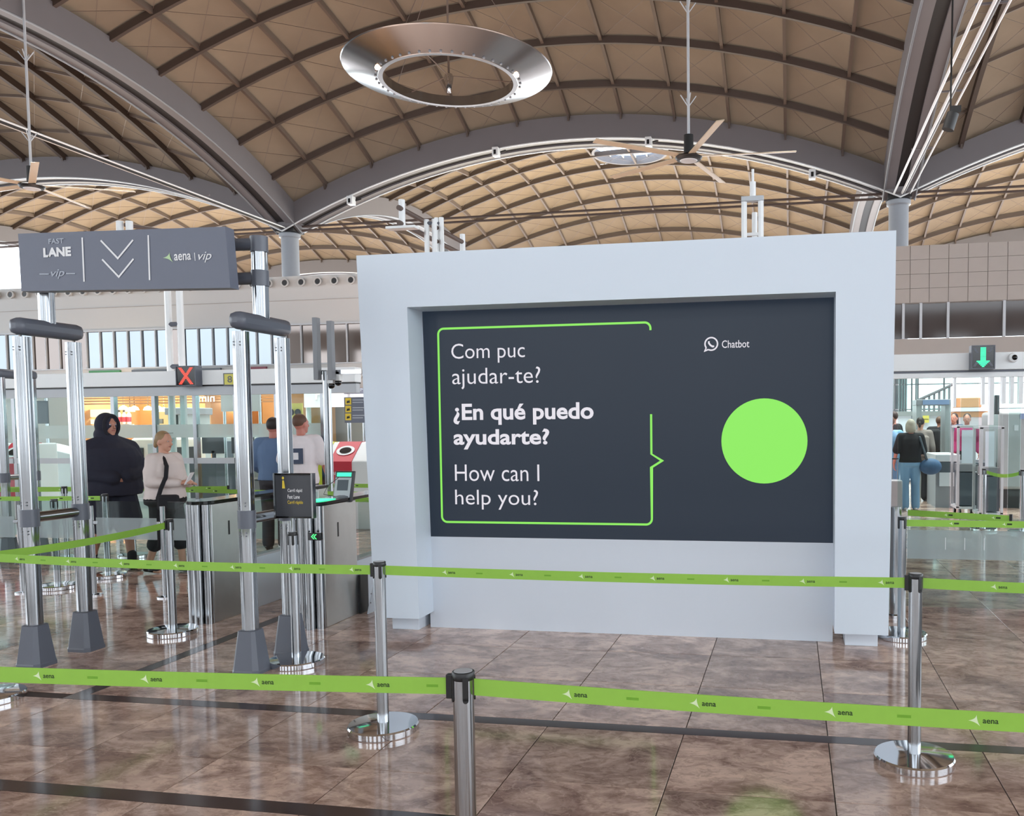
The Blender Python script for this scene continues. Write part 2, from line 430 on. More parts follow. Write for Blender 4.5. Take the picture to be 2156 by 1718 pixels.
# ================================================================== SETTING: vaulted roof
BW = 26.23; BX = [-48.35, -22.12, 4.11, 30.34]; BY = [-16.46, 9.77, 36.0, 62.23]
ZC, RISE, NC = 11.05, 3.07, 12
def shell(u, v): return ZC+RISE*(1-u*u)+RISE*(1-v*v)-.1*(1-u*u)*(1-v*v)
H2 = BW/2; CS = BW/NC
pan = {}
for i in range(NC):
    for j in range(NC):
        m = MB(); n = 4; vs = []
        for b in range(n+1):
            for a in range(n+1):
                x = -H2+(i+a/n)*CS; yy = -H2+(j+b/n)*CS
                puff = .16*(1-(2*a/n-1)**2)*(1-(2*b/n-1)**2)
                vs.append((x, yy, shell(x/H2, yy/H2)+puff))
        fs = [(b*(n+1)+a, (b+1)*(n+1)+a, (b+1)*(n+1)+a+1, b*(n+1)+a+1) for b in range(n) for a in range(n)]
        pan[i, j] = m.add(vs, fs).mesh('panel', 'membrane', 60)
def sweep(fn, ts, sec):       # sec: closed section (side, up); fn(t)->(point, side, up)
    vs = []; n = len(sec)
    for t in ts:
        p, sd, up = fn(t)
        for a, b in sec: vs.append(p+sd*a+up*b)
    m = len(ts)
    fs = [(i*n+k, (i+1)*n+k, (i+1)*n+(k+1) % n, i*n+(k+1) % n) for i in range(m-1) for k in range(n)]
    fs += [tuple(range(n)), tuple((m-1)*n+k for k in range(n-1, -1, -1))]
    return MB().add(vs, fs)
ts = [-.97+1.94*i/28 for i in range(29)]
def arcx(t): return Vector((t*H2, 0, RISE*(1-t*t))), Vector((0, 1, 0)), Vector((0, 0, 1))
def arcy(t): return Vector((0, t*H2, RISE*(1-t*t))), Vector((1, 0, 0)), Vector((0, 0, 1))
def rect(w_, a, b, c=0): return [(c-w_/2, a), (c+w_/2, a), (c+w_/2, b), (c-w_/2, b)]
RIBX, RIBY = {}, {}
for a in range(1, NC):
    q_ = (-H2+a*CS)/H2
    RIBX[a, 1] = sweep(lambda t: (Vector((t*H2, 0, shell(t, q_))), Vector((0, 1, 0)), Vector((0, 0, 1))), ts, rect(.07, -.16, -.04)).mesh('rib', 'purlin_brown', 40)
    RIBY[a, 1] = sweep(lambda t: (Vector((0, t*H2, shell(q_, t))), Vector((1, 0, 0)), Vector((0, 0, 1))), ts, rect(.16, -.32, -.04)).mesh('purlin', 'rib_brown', 40)
    RIBX[a, 0] = sweep(lambda t: (Vector((t*H2, 0, shell(t, q_))), Vector((0, 1, 0)), Vector((0, 0, 1))), ts, rect(.13, -.30, -.04)).mesh('rib', 'rib_brown', 40)
    RIBY[a, 0] = sweep(lambda t: (Vector((0, t*H2, shell(q_, t))), Vector((1, 0, 0)), Vector((0, 0, 1))), ts, rect(.11, -.24, -.04)).mesh('purlin', 'purlin_brown', 40)
tg = [-1+2*i/32 for i in range(33)]
def girder_mesh(fn, tmat='white_tube'):
    a = MB()
    for c in (-.42, .42):
        q = sweep(fn, tg, rect(.42, -.80, .12, c)); a.add(q.v, q.f)
    sl = sweep(fn, tg, rect(.42, -.72, .0))
    tb = MB()
    for c in (-.60, .60):
        q = sweep(fn, tg, [(c+.036*math.cos(t), -.82+.036*math.sin(t)) for t in (0, PI/3, 2*PI/3, PI, 4*PI/3, 5*PI/3)]); tb.add(q.v, q.f)
    return a.mesh('girder', 'girder_grey', 40), sl.mesh('slot', 'girder_dark', 40), tb.mesh('light_tube', tmat, 50)
GIX, GIY = girder_mesh(arcx), girder_mesh(arcy, 'mid_grey')  # side girder tubes coloured grey to look less lit than the white ones
# diagonal bracing cables of one bay, thin
mb = MB()
for i in range(NC):
    for j in range(NC):
        c = [(-H2+(i+a)*CS, -H2+(j+b)*CS) for a, b in ((0, 0), (1, 0), (1, 1), (0, 1))]
        P = [Vector((x, yy, shell(x/H2, yy/H2)-.10)) for x, yy in c]
        for p, q in ((P[0], P[2]), (P[1], P[3])): mb.cyl(p, q, .011, 3, caps=False)
CABLES = mb.mesh('bracing_cable', 'cable', 0)
def hook_mesh():
    m = MB(); m.add([(-.05, -.12, -.30), (.05, -.12, -.30), (.05, .30, -.06), (-.05, .30, -.06), (-.05, -.02, -.62), (.05, -.02, -.62)],
                    [(0, 3, 2, 1), (0, 1, 5, 4), (1, 2, 5), (0, 4, 3), (2, 3, 4, 5)])
    return m.mesh('rib_foot', 'rib_brown', 0)
HOOK = hook_mesh()
names = {(1, 1): 'brown fabric vault above the screen with the ring lamp hanging in it', (1, 2): 'far pale fabric vault with the round skylight',
         (0, 1): 'shaded fabric vault left of the thick side girder', (0, 2): 'far left fabric vault behind the dark sign',
         (2, 1): 'fabric vault right of the right column, nearest the viewer', (2, 2): 'far right fabric vault over the tiled wall'}
for (i, j), lab in names.items():
    cx, cy = BX[i]+H2, BY[j]+H2
    root = thing('ceiling', lab, None, (cx, cy, 0), kind='structure')
    for a in range(NC):
        for b in range(NC):
            if (i, j) == (1, 2) and a in (5, 6) and b in (5, 6): continue
            inst('panel', pan[a, b], root, (0, 0, 0))
    for a in range(1, NC):
        p = -H2+a*CS; zz = shell(0, p/H2)-RISE
        kk_ = 1 if j == 1 and i != 1 else 0; inst('rib', RIBX[a, kk_], root, (0, p, 0)); inst('purlin', RIBY[a, kk_], root, (p, 0, 0))
        for s in (-1, 1):
            h = inst('rib_foot', HOOK, root, (p, s*(H2-.72), zz)); h.rotation_euler = (0, 0, 0 if s > 0 else PI); h.location.z = ZC+RISE*(1-(p/H2)**2)+.34; h.scale = (.8, .8, .75)
    k = inst('bracing_cable', CABLES, root, (0, 0, 0)); k['kind'] = 'stuff'
# roof behind the viewer: one plain shell per bay
for i in range(3):
    cx, cy = BX[i]+H2, BY[0]+H2
    m = MB(); n = 16
    vs = [(-H2+BW*a/n, -H2+BW*b/n, shell(-1+2*a/n, -1+2*b/n)) for b in range(n+1) for a in range(n+1)]
    m.add(vs, [(b*(n+1)+a, (b+1)*(n+1)+a, (b+1)*(n+1)+a+1, b*(n+1)+a+1) for b in range(n) for a in range(n)])
    o = m.build('ceiling', 'membrane', smooth=60); o.location = (cx, cy, 0); tag(o, 'fabric vault over the hall behind the viewer', None, kind='structure', group='vaults behind the viewer')
# oculus in the far centre vault
ox, oy, oz = BX[1]+H2, BY[2]+H2, shell(0, 0)-.12
oc = thing('window_1', 'round glazed skylight at the crown of the far pale vault', None, (ox, oy, oz), kind='structure')
m = MB(); n = 48; ro = 2.05; vs = []; sq = CS*1.02
for k in range(n):
    t = 2*PI*k/n; vs.append((ro*math.cos(t), ro*math.sin(t), 0))
for k in range(n):
    t = 2*PI*k/n; q = sq/max(abs(math.cos(t)), abs(math.sin(t))); vs.append((q*math.cos(t), q*math.sin(t), 0))
m.add(vs, [(k, (k+1) % n, n+(k+1) % n, n+k) for k in range(n)]); m.build('collar', 'membrane', oc, world=False)
MB().lathe([(ro+.1, -.2), (ro+.1, .3), (ro-.05, .3), (ro-.05, -.2), (ro+.1, -.2)], n=48).build('ring_frame', 'girder_grey', oc, world=False)
MB().lathe([(0, .25), (ro, .25)], n=48).build('pane', 'sky_glass', oc, world=False)
for k in range(-2, 3):
    h = math.sqrt(ro*ro-(k*.7)**2); MB().cbox((k*.7, 0, .2), (.06, 2*h, .1)).build('mullion', 'white_tube', oc, world=False)
# girders and columns
for i in range(4):
    for j in range(1, 4):
        if i < 3:     # along X at BY[j]
            g_ = thing('trim_girder', None, None, ((BX[i]+BX[i+1])/2, BY[j], ZC), kind='structure')
            g_['label'] = ['grey arched girder of the left vaults', 'grey arched girder above the screen between two columns', 'grey arched girder right of the right column'][i]+[' near the viewer', ' with white tubes', ' at the far end of the hall'][j-1]
            for nm, me in zip(('web', 'slot', 'light_tube'), GIX): inst(nm, me, g_, (0, 0, 0))
        if j < 3:
            g_ = thing('trim_girder', None, None, (BX[i], (BY[j]+BY[j+1])/2, ZC), kind='structure')
            g_['label'] = ['grey side girder along the left facade', 'thick grey side girder with dark slot left of the ring lamp', 'grey side girder with dark slot rising from the right column', 'grey side girder along the right facade'][i]+[' nearest the viewer', ' in the far bays'][j-1]
            for nm, me in zip(('web', 'slot', 'light_tube'), GIY): inst(nm, me, g_, (0, 0, 0))
colp = None
for i in range(4):
    for j in range(1, 4):
        if (i, j) in ((0, 1), (3, 1), (1, 1), (2, 1)): continue
        if colp is None:
            colp = thing('column', '', 'column', (BX[i], BY[j], 0), group='round roof columns')
            MB().cyl((0, 0, 0), (0, 0, 10.1), .38, 28).build('shaft', 'column_grey', colp, world=False)
            MB().lathe([(.38, 10.0), (.46, 10.05), (.46, 10.2), (.36, 10.28)], n=28).build('collar', 'column_grey', colp, world=False)
            MB().cbox((0, 0, 10.65), (.9, .9, .8)).build('head_block', 'girder_dark', colp, world=False)
            c = colp
        else: c = copyto(colp, (BX[i], BY[j], 0))
        c['label'] = {(1, 2): 'round grey roof column between the dark sign and the screen', (2, 2): 'round grey roof column rising behind the right end of the screen'}.get((i, j), 'round grey roof column far back in the hall')
# horizontal ties between column heads
for i in range(3):
    for j in (2,):
        t = thing('tie_rod', 'pair of dark horizontal tie rods %s' % ['left of the left column', 'crossing above the white screen frame', 'right of the right column'][i], 'tie rod', (BX[i], BY[j], 10.6))
        for z in (10.34, 10.52): MB().cyl((BX[i]+.3, BY[j], z), (BX[i+1]-.3, BY[j], z), .05, 8).build('rod', 'tie_brown', t)
for i in (1, 2):
    t = thing('cable_tray', ['straight white tubes running level to the left column', 'straight white tubes running level to the right column'][i-1], 'pipes', (BX[i], BY[2], 10.6))
    for dx, r, tm_ in (((-.12, .035, 'white_tube'), (.02, .06, 'girder_dark'), (.16, .03, 'white_tube')) if i == 1 else ((-.25, .04, 'white_tube'), (.05, .045, 'white_tube'), (.13, .03, 'mid_grey'), (.36, .03, 'white_tube'))):
        MB().cyl((BX[i]+dx, BY[1]+.3, 10.36), (BX[i]+dx, BY[2]-.55, 10.36), r, 8).build('tube', tm_, t)
    for yy in (15, 20, 25, 30): MB().box(BX[i]-.3, BX[i]+.4, yy-.03, yy+.03, 10.40, 10.44).build('bracket', 'girder_grey', t)

# ================================================================== SETTING: far walls
YW = 30.0
wl = thing('wall_back', 'white upper wall with a row of round air nozzles over a window band', None, (-25, YW, 0), kind='structure')
ZT = 7.23
XL, XR = -46.0, -6.0
MB().box(XL, XR, YW, YW+.3, 5.44, ZT).build('upper_panel', 'wall_white', wl)
MB().box(XL, XR, YW+.0, YW+.3, 3.30, 3.95).build('lower_panel', 'wall_white', wl)
MB().box(XL, XR, YW+.02, YW+.3, 0, 3.30).build('shop_wall', 'wall_white', wl)
MB().box(XL, XR, YW-.03, YW+.1, 6.32, 6.335).build('joint', 'wall_beige', wl)
MB().box(XL, XR, YW-.06, YW+.34, 5.40, 5.46).build('sill', 'light_grey', wl); MB().box(XL, XR, YW-.06, YW+.34, 3.93, 3.98).build('sill', 'light_grey', wl)
x = XL; k = 0
while x < XR-.1:
    mat_ = 'brown_pane' if (-19.3 < x < -16.2 or -30 < x < -27.6 or k % 9 == 0) else 'dark_pane'
    p = MB().box(x+.02, x+.60, YW+.05, YW+.07, 3.98, 5.40).build('pane', mat_, wl, smooth=0)
    MB().box(x-.02, x+.02, YW-.02, YW+.10, 3.98, 5.40).build('mullion', 'light_grey', wl, smooth=0)
    x += .62; k += 1
nz = MB().lathe([(.0, .0), (.10, .0), (.10, -.02), (.155, -.06), (.16, -.14), (.12, -.15), (.10, -.12), (.09, .03), (0, .03)], n=16, axis='Y').mesh('air_nozzle', 'wall_white', 50)
nd = MB().lathe([(.0, -.128), (.105, -.128)], n=14, axis='Y').mesh('nozzle_mouth', 'black', 0)
for k in range(34):
    a = inst('air_nozzle', nz, wl, (-15.95-.67*k+25, 0, 6.98)); b = inst('nozzle_mouth', nd, a, (0, 0, 0)); 
for k in range(5):
    a = inst('air_nozzle', nz, wl, (-16.4+.67*k+25-.0, 0, 3.52)); b = inst('nozzle_mouth', nd, a, (0, 0, 0))
wr = thing('wall_right', 'beige tiled upper wall over a dark window band at far right', None, (4, YW, 0), kind='structure')
MB().box(-6, 34, YW+.02, YW+.3, 5.46, 7.32).build('backing', 'tile_joint', wr, smooth=0)
tm = MB().box(.008, .592, -.02, .03, .006, .458).mesh('tile', 'wall_beige', 0)
for a in range(16):
    for b in range(4): inst('tile', tm, wr, (2.6+.6*a-4, 0, 5.47+.464*b))
MB().box(-6, 34, YW, YW+.3, 3.25, 4.30).build('lower_panel', 'wall_beige', wr)
xs = [1.9, 3.6, 4.15, 5.0, 6.72, 8.4, 10.1, 11.8]
for a, b in zip(xs[:-1], xs[1:]):
    MB().box(a+.03, b-.03, YW+.06, YW+.08, 4.32, 5.44).build('pane', 'smoked_pane', wr, smooth=0)
    MB().box(b-.04, b+.04, YW-.03, YW+.1, 4.30, 5.46).build('mullion', 'light_grey', wr, smooth=0)

wf = thing('wall_front_added', 'added facade with piers behind the viewer, shaped for reflections', None, (-9, -16.6, 0), kind='structure')  # unseen facade added so the steel reflects stripes of pier and sky
x = -48.3
while x < 30.4:
    MB().box(x, x+2.3, -16.9, -16.5, 0, 10.4).build('pier', 'wall_white', wf, smooth=0); x += 5.25
MB().box(-48.3, 30.4, -16.85, -16.55, 3.0, 3.9).build('spandrel', 'wall_white', wf, smooth=0)
MB().box(-48.3, 30.4, -16.85, -16.55, 8.7, 10.7).build('spandrel', 'wall_beige', wf, smooth=0)  # solid band added to darken the upper part of the window reflections
MB().box(-48.3, 30.4, -16.85, -16.55, 0, .9).build('spandrel', 'wall_white', wf, smooth=0)

# ================================================================== THE BIG SCREEN
YF, YS = 6.30, 6.58
px_ = lambda x, y: V(x, y, YF)
scr = thing('display_wall', 'big white framed display wall with a dark lit screen, in the middle', 'display', (-1.3, YF+.3, 0))
TL, TR, BL, BR = (-3.312, 2.958), (.705, 2.951), (-3.235, .13), (.672, .13)
IL, IR, IT = -2.902, .302, 2.548
ILb = -2.86
fr_poly = [BL, (ILb, .13), (IL, IT), (IR, IT), (IR+.0, .13), BR, TR, TL]
# frame: two pillars and a lintel, 28 cm proud of the back board, 60 cm deep in all
MB().add([(BL[0], YF, .13), (ILb, YF, .13), (IL, YF, IT), (TL[0]+.012, YF, IT+.0)] + [(BL[0], YF+.75, .13), (ILb, YF+.75, .13), (IL, YF+.75, IT), (TL[0]+.012, YF+.75, IT)],
         [(0, 1, 2, 3), (7, 6, 5, 4), (0, 4, 5, 1), (1, 5, 6, 2), (2, 6, 7, 3), (3, 7, 4, 0)]).build('pillar', 'panel_white', scr, smooth=0)
MB().add([(IR, YF, .13), (BR[0], YF, .13), (TR[0]-.003, YF, IT), (IR, YF, IT)] + [(IR, YF+.75, .13), (BR[0], YF+.75, .13), (TR[0]-.003, YF+.75, IT), (IR, YF+.75, IT)],
         [(0, 1, 2, 3), (7, 6, 5, 4), (0, 4, 5, 1), (1, 5, 6, 2), (2, 6, 7, 3), (3, 7, 4, 0)]).build('pillar', 'panel_white', scr, smooth=0)
MB().prism([(TL[0]+.012, IT), (TR[0]-.003, IT), TR, TL], YF, YF+.75).build('lintel', 'panel_white', scr, smooth=0, fixn=True)
MB().box(-3.17, -2.94, YF+.17, YF+.6, 0, .13).build('plinth_foot', 'panel_inner', scr, bev=.003)
MB().box(.385, .618, YF+.19, YF+.6, 0, .13).build('plinth_foot', 'panel_inner', scr, bev=.003)
MB().box(ILb-.03, IR+.0, YS, YS+.4, .0, .742).build('lower_board', 'panel_inner', scr, smooth=0)
MB().box(IL-.02, IR, YS+.05, YS+.4, .742, IT).build('housing', 'black', scr, smooth=0)
face = MB().box(IL-.005, IR, YS, YS+.05, .742, IT).build('screen', 'screen_dark', scr, smooth=0, label='dark lit screen')
YT = YS-.004
def scr_text(body, l, t, r, b, bold=0.):
    x0, x1, z0, z1 = pbox(l, t, r, b, YT); m = MB(); add_text(m, body, x0, x1, z0, z1, YT, bold)
    m.build('screen_text', 'screen_white', face, smooth=0)
scr_text('Com puc', 950.3, 722, 1105, 764, -.004); scr_text('ajudar-te?', 952, 773.5, 1137.7, 818.4, -.004)
scr_text('¿En qué puedo', 954.5, 848.4, 1249.8, 894, .026); scr_text('ayudarte?', 955, 903, 1156.6, 946, .026)
scr_text('How can I', 957.8, 978, 1135.4, 1013, -.004); scr_text('help you?', 958.4, 1031, 1133, 1073, -.004)
scr_text('Chatbot', 1520, 716, 1577.7, 732, .004)
xl, xr_ = V(926.5, 890, YT).x, V(1371, 890, YT).x
zt, zb = V(1145, 685.5, YT).z, V(1145, 1101.5, YT).z
def arc_pts(cx, cz, r, a0, a1, n=8): return [(cx+r*math.cos(a0+(a1-a0)*i/n), YT, cz+r*math.sin(a0+(a1-a0)*i/n)) for i in range(n+1)]
rc = .045
pth = [(xr_, YT, V(1371, 695, YT).z)]+arc_pts(xr_-rc, zt-rc, rc, 0, PI/2)+arc_pts(xl+rc, zt-rc, rc, PI/2, PI)+arc_pts(xl+rc, zb+rc, rc, PI, 1.5*PI)+arc_pts(xr_-rc, zb+rc, rc, 1.5*PI, 2*PI)
pth += [(xr_, YT, V(1371, 984, YT).z), (V(1394, 970, YT).x, YT, V(1394, 970, YT).z), (xr_, YT, V(1371, 956, YT).z), (xr_, YT, V(1371, 872, YT).z)]
def flat_line(pts, wd, Y):
    m = MB(); P = [Vector((p[0], 0, p[2])) for p in pts]; vs = []
    for i, p in enumerate(P):
        a = (P[min(i+1, len(P)-1)]-P[max(i-1, 0)]); a.normalize(); n_ = Vector((-a.z, 0, a.x))
        k = 1.0
        if 0 < i < len(P)-1:
            c = (P[i+1]-P[i]).normalized().dot(n_.cross(Vector((0, 1, 0)))); k = 1/max(.5, abs(c))
        vs += [(p.x+n_.x*wd/2*k, Y, p.z+n_.z*wd/2*k), (p.x-n_.x*wd/2*k, Y, p.z-n_.z*wd/2*k)]
    return m.add(vs, [(2*i, 2*i+2, 2*i+3, 2*i+1) for i in range(len(P)-1)])
flat_line(pth, .0165, YT).build('speech_frame', 'screen_green', face, smooth=0)
c0 = V(1608.7, 928.6, YT); rd = .318
m = MB(); m.poly([(c0.x+rd*math.cos(2*PI*k/64), YT, c0.z+rd*math.sin(2*PI*k/64)) for k in range(64)]); m.build('green_disc', 'screen_green', face, smooth=0)
# round speech bubble with a handset
ci = V(1497.5, 724, YT); m = flat_line([(ci.x+.047*math.cos(t), 0, ci.z+.047*math.sin(t)) for t in [-2.05+2*PI*.93*k/40 for k in range(41)]], .011, YT)
q = flat_line([(ci.x+.047*math.cos(-2.05), 0, ci.z+.047*math.sin(-2.05)), (ci.x-.050, 0, ci.z-.052), (ci.x+.047*math.cos(-2.05+2*PI*.93), 0, ci.z+.047*math.sin(-2.05+2*PI*.93))], .011, YT); m.add(q.v, q.f)
q = flat_line([(ci.x-.018, 0, ci.z+.020), (ci.x-.018, 0, ci.z+.006), (ci.x-.006, 0, ci.z-.010), (ci.x+.010, 0, ci.z-.020), (ci.x+.022, 0, ci.z-.018)], .013, YT); m.add(q.v, q.f)
m.build('chat_icon', 'screen_white', face, smooth=0)

# ================================================================== BARRIER POSTS AND BELTS
def make_post(name, loc, label):
    t = thing(name, label, 'barrier post', loc, group='belt barrier posts')
    MB().lathe([(0, 0), (.184, 0), (.188, .004), (.188, .034), (.182, .042), (.06, .050), (.0, .051)], n=56).build('base', 'chrome', t, world=False, smooth=25)
    MB().cyl((0, 0, .035), (0, 0, .90), .031, 32).build('tube', 'steel', t, world=False)
    MB().lathe([(.032, .895), (.0335, .9), (.0335, .917), (.031, .92), (.0285, .92), (.0285, .905)], n=32).build('cap_ring', 'black', t, world=False)
    MB().lathe([(0, .9205), (.0275, .9205), (.0285, .917)], n=28).build('cap_disc', 'light_grey', t, world=False)
    for k in range(4):
        a = PI/4*0+k*PI/2+.55; c, s = math.cos(a), math.sin(a)
        m = MB(); w_ = .0085
        for z0, z1 in ((.838, .905),):
            m.cbox((.0315*c, .0315*s, (z0+z1)/2), (.006, 2*w_, z1-z0), rz=a)
            m.cyl((.0285*c, .0285*s, z0), (.0345*c, .0345*s, z0), w_, 12)
        m.build('belt_slot', 'black', t, world=False)
    return t
POST_SPEC = [('front', (-.956, 2.403), 'nearest chrome post, its foot below the picture edge'),
 ('b', (-2.167, 4.287), 'chrome post with full round base in front of the left screen pillar'),
 ('c', (.581, 4.29), 'chrome post with full round base in front of the right screen pillar'),
 ('d', (.82, 6.80), 'chrome post half hidden behind the right screen pillar and another post'),
 ('e', (-4.85, 6.06), 'chrome post beside the left stainless gate cabinet at the belt end'),
 ('f', (-4.80, 4.40), 'chrome post at the left picture edge, only its base showing'),
 ('g', (-3.37, 5.41), 'chrome post carrying the dark framed lane notice'),
 ('h', (-7.42, 7.62), 'chrome post seen between the two tubes of the left gantry leg'),
 ('i', (-7.40, 8.27), 'chrome post standing before the person in the dark hood'),
 ('j', (-8.9, 9.3), 'chrome post far left behind the gantry, left of a pair'),
 ('k', (-8.2, 9.6), 'chrome post far left behind the gantry, right of a pair'),
 ('r1', (2.80, 13.6), 'chrome post at far right in front of the tray trolley'),
 ('r2', (3.26, 13.3), 'chrome post at far right, right of the tray trolley'),
 ('o1', (-3.10, 2.28), 'chrome post outside the picture at lower left'),
 ('o2', (1.55, 2.36), 'chrome post outside the picture at lower right'),
 ('o3', (2.6, 4.25), 'chrome post outside the picture, right of the second belt'),
 ('o4', (3.2, 6.75), 'chrome post outside the picture at right behind the belt')]
POST = {}
base_post = None
for k, p, lab in POST_SPEC:
    if k.startswith('o'): POST[k] = Vector((p[0], p[1], 0)); continue
    if base_post is None: base_post = make_post('barrier_post', (p[0], p[1], 0), lab); t = base_post
    else: t = copyto(base_post, (p[0], p[1], 0), label=lab)
    POST[k] = Vector((p[0], p[1], 0))
tri = []
def qb(a, b, c, n=6): return [((1-t)**2*a[0]+2*t*(1-t)*b[0]+t*t*c[0], (1-t)**2*a[1]+2*t*(1-t)*b[1]+t*t*c[1]) for t in [i/n for i in range(n)]]
TRI = qb((0, .48), (.58, .58), (.70, 1))+qb((.70, 1), (.70, .5), (1, 0))+qb((1, 0), (.6, .40), (0, .48))
def belt(a, b, label, za=.873, zb=.873, sag=.012, pitch=.37, start=.2, text=True, h=.05, grp=None, clip=.034, rev=False):
    a = Vector((a[0], a[1], 0)); b = Vector((b[0], b[1], 0)); d = (b-a); ln = d.length; d.normalize(); a = a+d*clip; b = b-d*clip; ln -= 2*clip
    mid = (a+b)/2; t = thing('barrier_belt', label, 'belt', (mid.x, mid.y, 0), group='green barrier belts')
    nrm = Vector((d.y, -d.x, 0)); 
    if nrm.y > 0 and not rev: pass
    def zc(s): u = s/ln; return za+(zb-za)*u-4*sag*u*(1-u)
    N = 16; m = MB(); vs = []
    for i in range(N+1):
        s_ = ln*i/N; p = a+d*s_; z = zc(s_)
        for o_, dz in ((-.001, -h/2), (.001, -h/2), (.001, h/2), (-.001, h/2)):
            q = p+nrm*o_; vs.append((q.x, q.y, z+dz))
    m.add(vs, [(i*4+k, i*4+(k+1) % 4, i*4+4+(k+1) % 4, i*4+4+k) for i in range(N) for k in range(4)]+[(0, 1, 2, 3), (4*N+3, 4*N+2, 4*N+1, 4*N)])
    m.build('strap', 'belt_green', t, smooth=0)
    side = -1 if nrm.y > 0 else 1      # printed side faces the viewer
    def put(m, poly, s0, z0, sc, faces=None):
        q = []
        for u, v in poly:
            s_ = s0+u*sc; p = a+d*s_+nrm*(.0016*side); q.append((p.x, p.y, zc(s_)+z0+v*sc))
        m.add(q, faces or [tuple(range(len(q)))])
    far_m = MB(); s0 = start; vs, fs = text_mesh('aena', .015)
    ax = min(v[0] for v in vs); bx = max(v[0] for v in vs); flip = d.x < 0
    while s0 < ln-.12:
        mt, ml, mdh = (MB(), MB(), MB()) if text else (MB(), far_m, far_m)
        if flip: put(mt, [(1-u, v) for u, v in TRI], s0+.055, -.015, .030)
        else: put(mt, TRI, s0, -.015, .030)
        if text: put(ml, [((v[0]-ax)*(1 if not flip else -1)+(0 if not flip else bx-ax), v[1]) for v in vs], s0+(.036 if not flip else 0), -.006, .0215, fs)
        else: put(ml, [(0, 0), (1, 0), (1, .35), (0, .35)], s0+(.036 if not flip else 0), -.005, .035)
        mt.build('triangle_mark', 'belt_mark', t, smooth=0)
        if text:
            if s0+.25 < ln: put(mdh, [(0, 0), (1, 0), (1, .22), (0, .22)], s0+.19, -.004, .036); mdh.build('faint_dash', 'belt_dash', t, smooth=0)
            ml.build('lettering', 'belt_ink', t, smooth=0)
        s0 += pitch
    if far_m.v: o_ = far_m.build('lettering', 'belt_ink', t, smooth=0); o_['kind'] = 'stuff'
    for p, sg, zz in ((b, -1, zb),):
        ang = math.atan2(d.y, d.x); MB().cbox((p.x+d.x*.006*sg, p.y+d.y*.006*sg, zz), (.022, .020, .072), rz=ang).build('end_clip', 'black', t, smooth=0, bev=.002)
    return t
belt(POST['o1'], POST['front'], 'green belt running left from the nearest post', za=.868, sag=.006, start=.33)
belt(POST['front'], POST['o2'], 'green belt running right from the nearest post', zb=.868, sag=.012, start=.27)
belt(POST['f'], POST['b'], 'green belt in front of the two sign gantry legs', sag=.012, start=.2)
belt(POST['b'], POST['c'], 'green belt stretched in front of the big screen', sag=.008, start=.32)
belt(POST['c'], POST['o3'], 'green belt running right from the post before the right pillar', sag=.015, start=.3)
belt(POST['f'], POST['e'], 'green belt slanting from the left edge to the gate cabinet', sag=.02, start=.25, text=False)
belt(POST['d'], POST['o4'], 'bright green belt right of the screen behind the posts', sag=.0, start=.3, text=False)
belt((-12, 7.9), POST['i'], 'green belt far left ending in front of the dark hooded person', sag=.01, start=2.9, text=False)
belt((-12.5, 8.9), (-8.2, 9.6), 'green belt far left behind the gantry tubes, upper', sag=.01, start=1.9, text=False)
belt((-12.5, 9.4), (-6.9, 9.75), 'green belt behind the person in the white jacket, upper', sag=.01, start=1.9, text=False)
belt((-8.2, 9.6), (-4.2, 9.0), 'green belt behind the person in the white jacket, lower', sag=.01, start=.9, text=False)
belt((-5.95, 10.3), (-3.6, 10.1), 'green belt crossing before the red waste bin, upper', sag=.0, start=.4, text=False)
belt((-5.0, 8.4), (-3.2, 8.2), 'green belt crossing before the red waste bin, lower', sag=.0, start=.4, text=False)
belt(G(1903, 1079, .873), G(2140, 1093, .873), 'darker green belt at far right behind the bright one', sag=.0, start=.3, text=False)
belt(POST['r1'], POST['r2'], 'short slack green belt between two far right posts', sag=.05, za=.87, zb=.87, start=5, text=False)

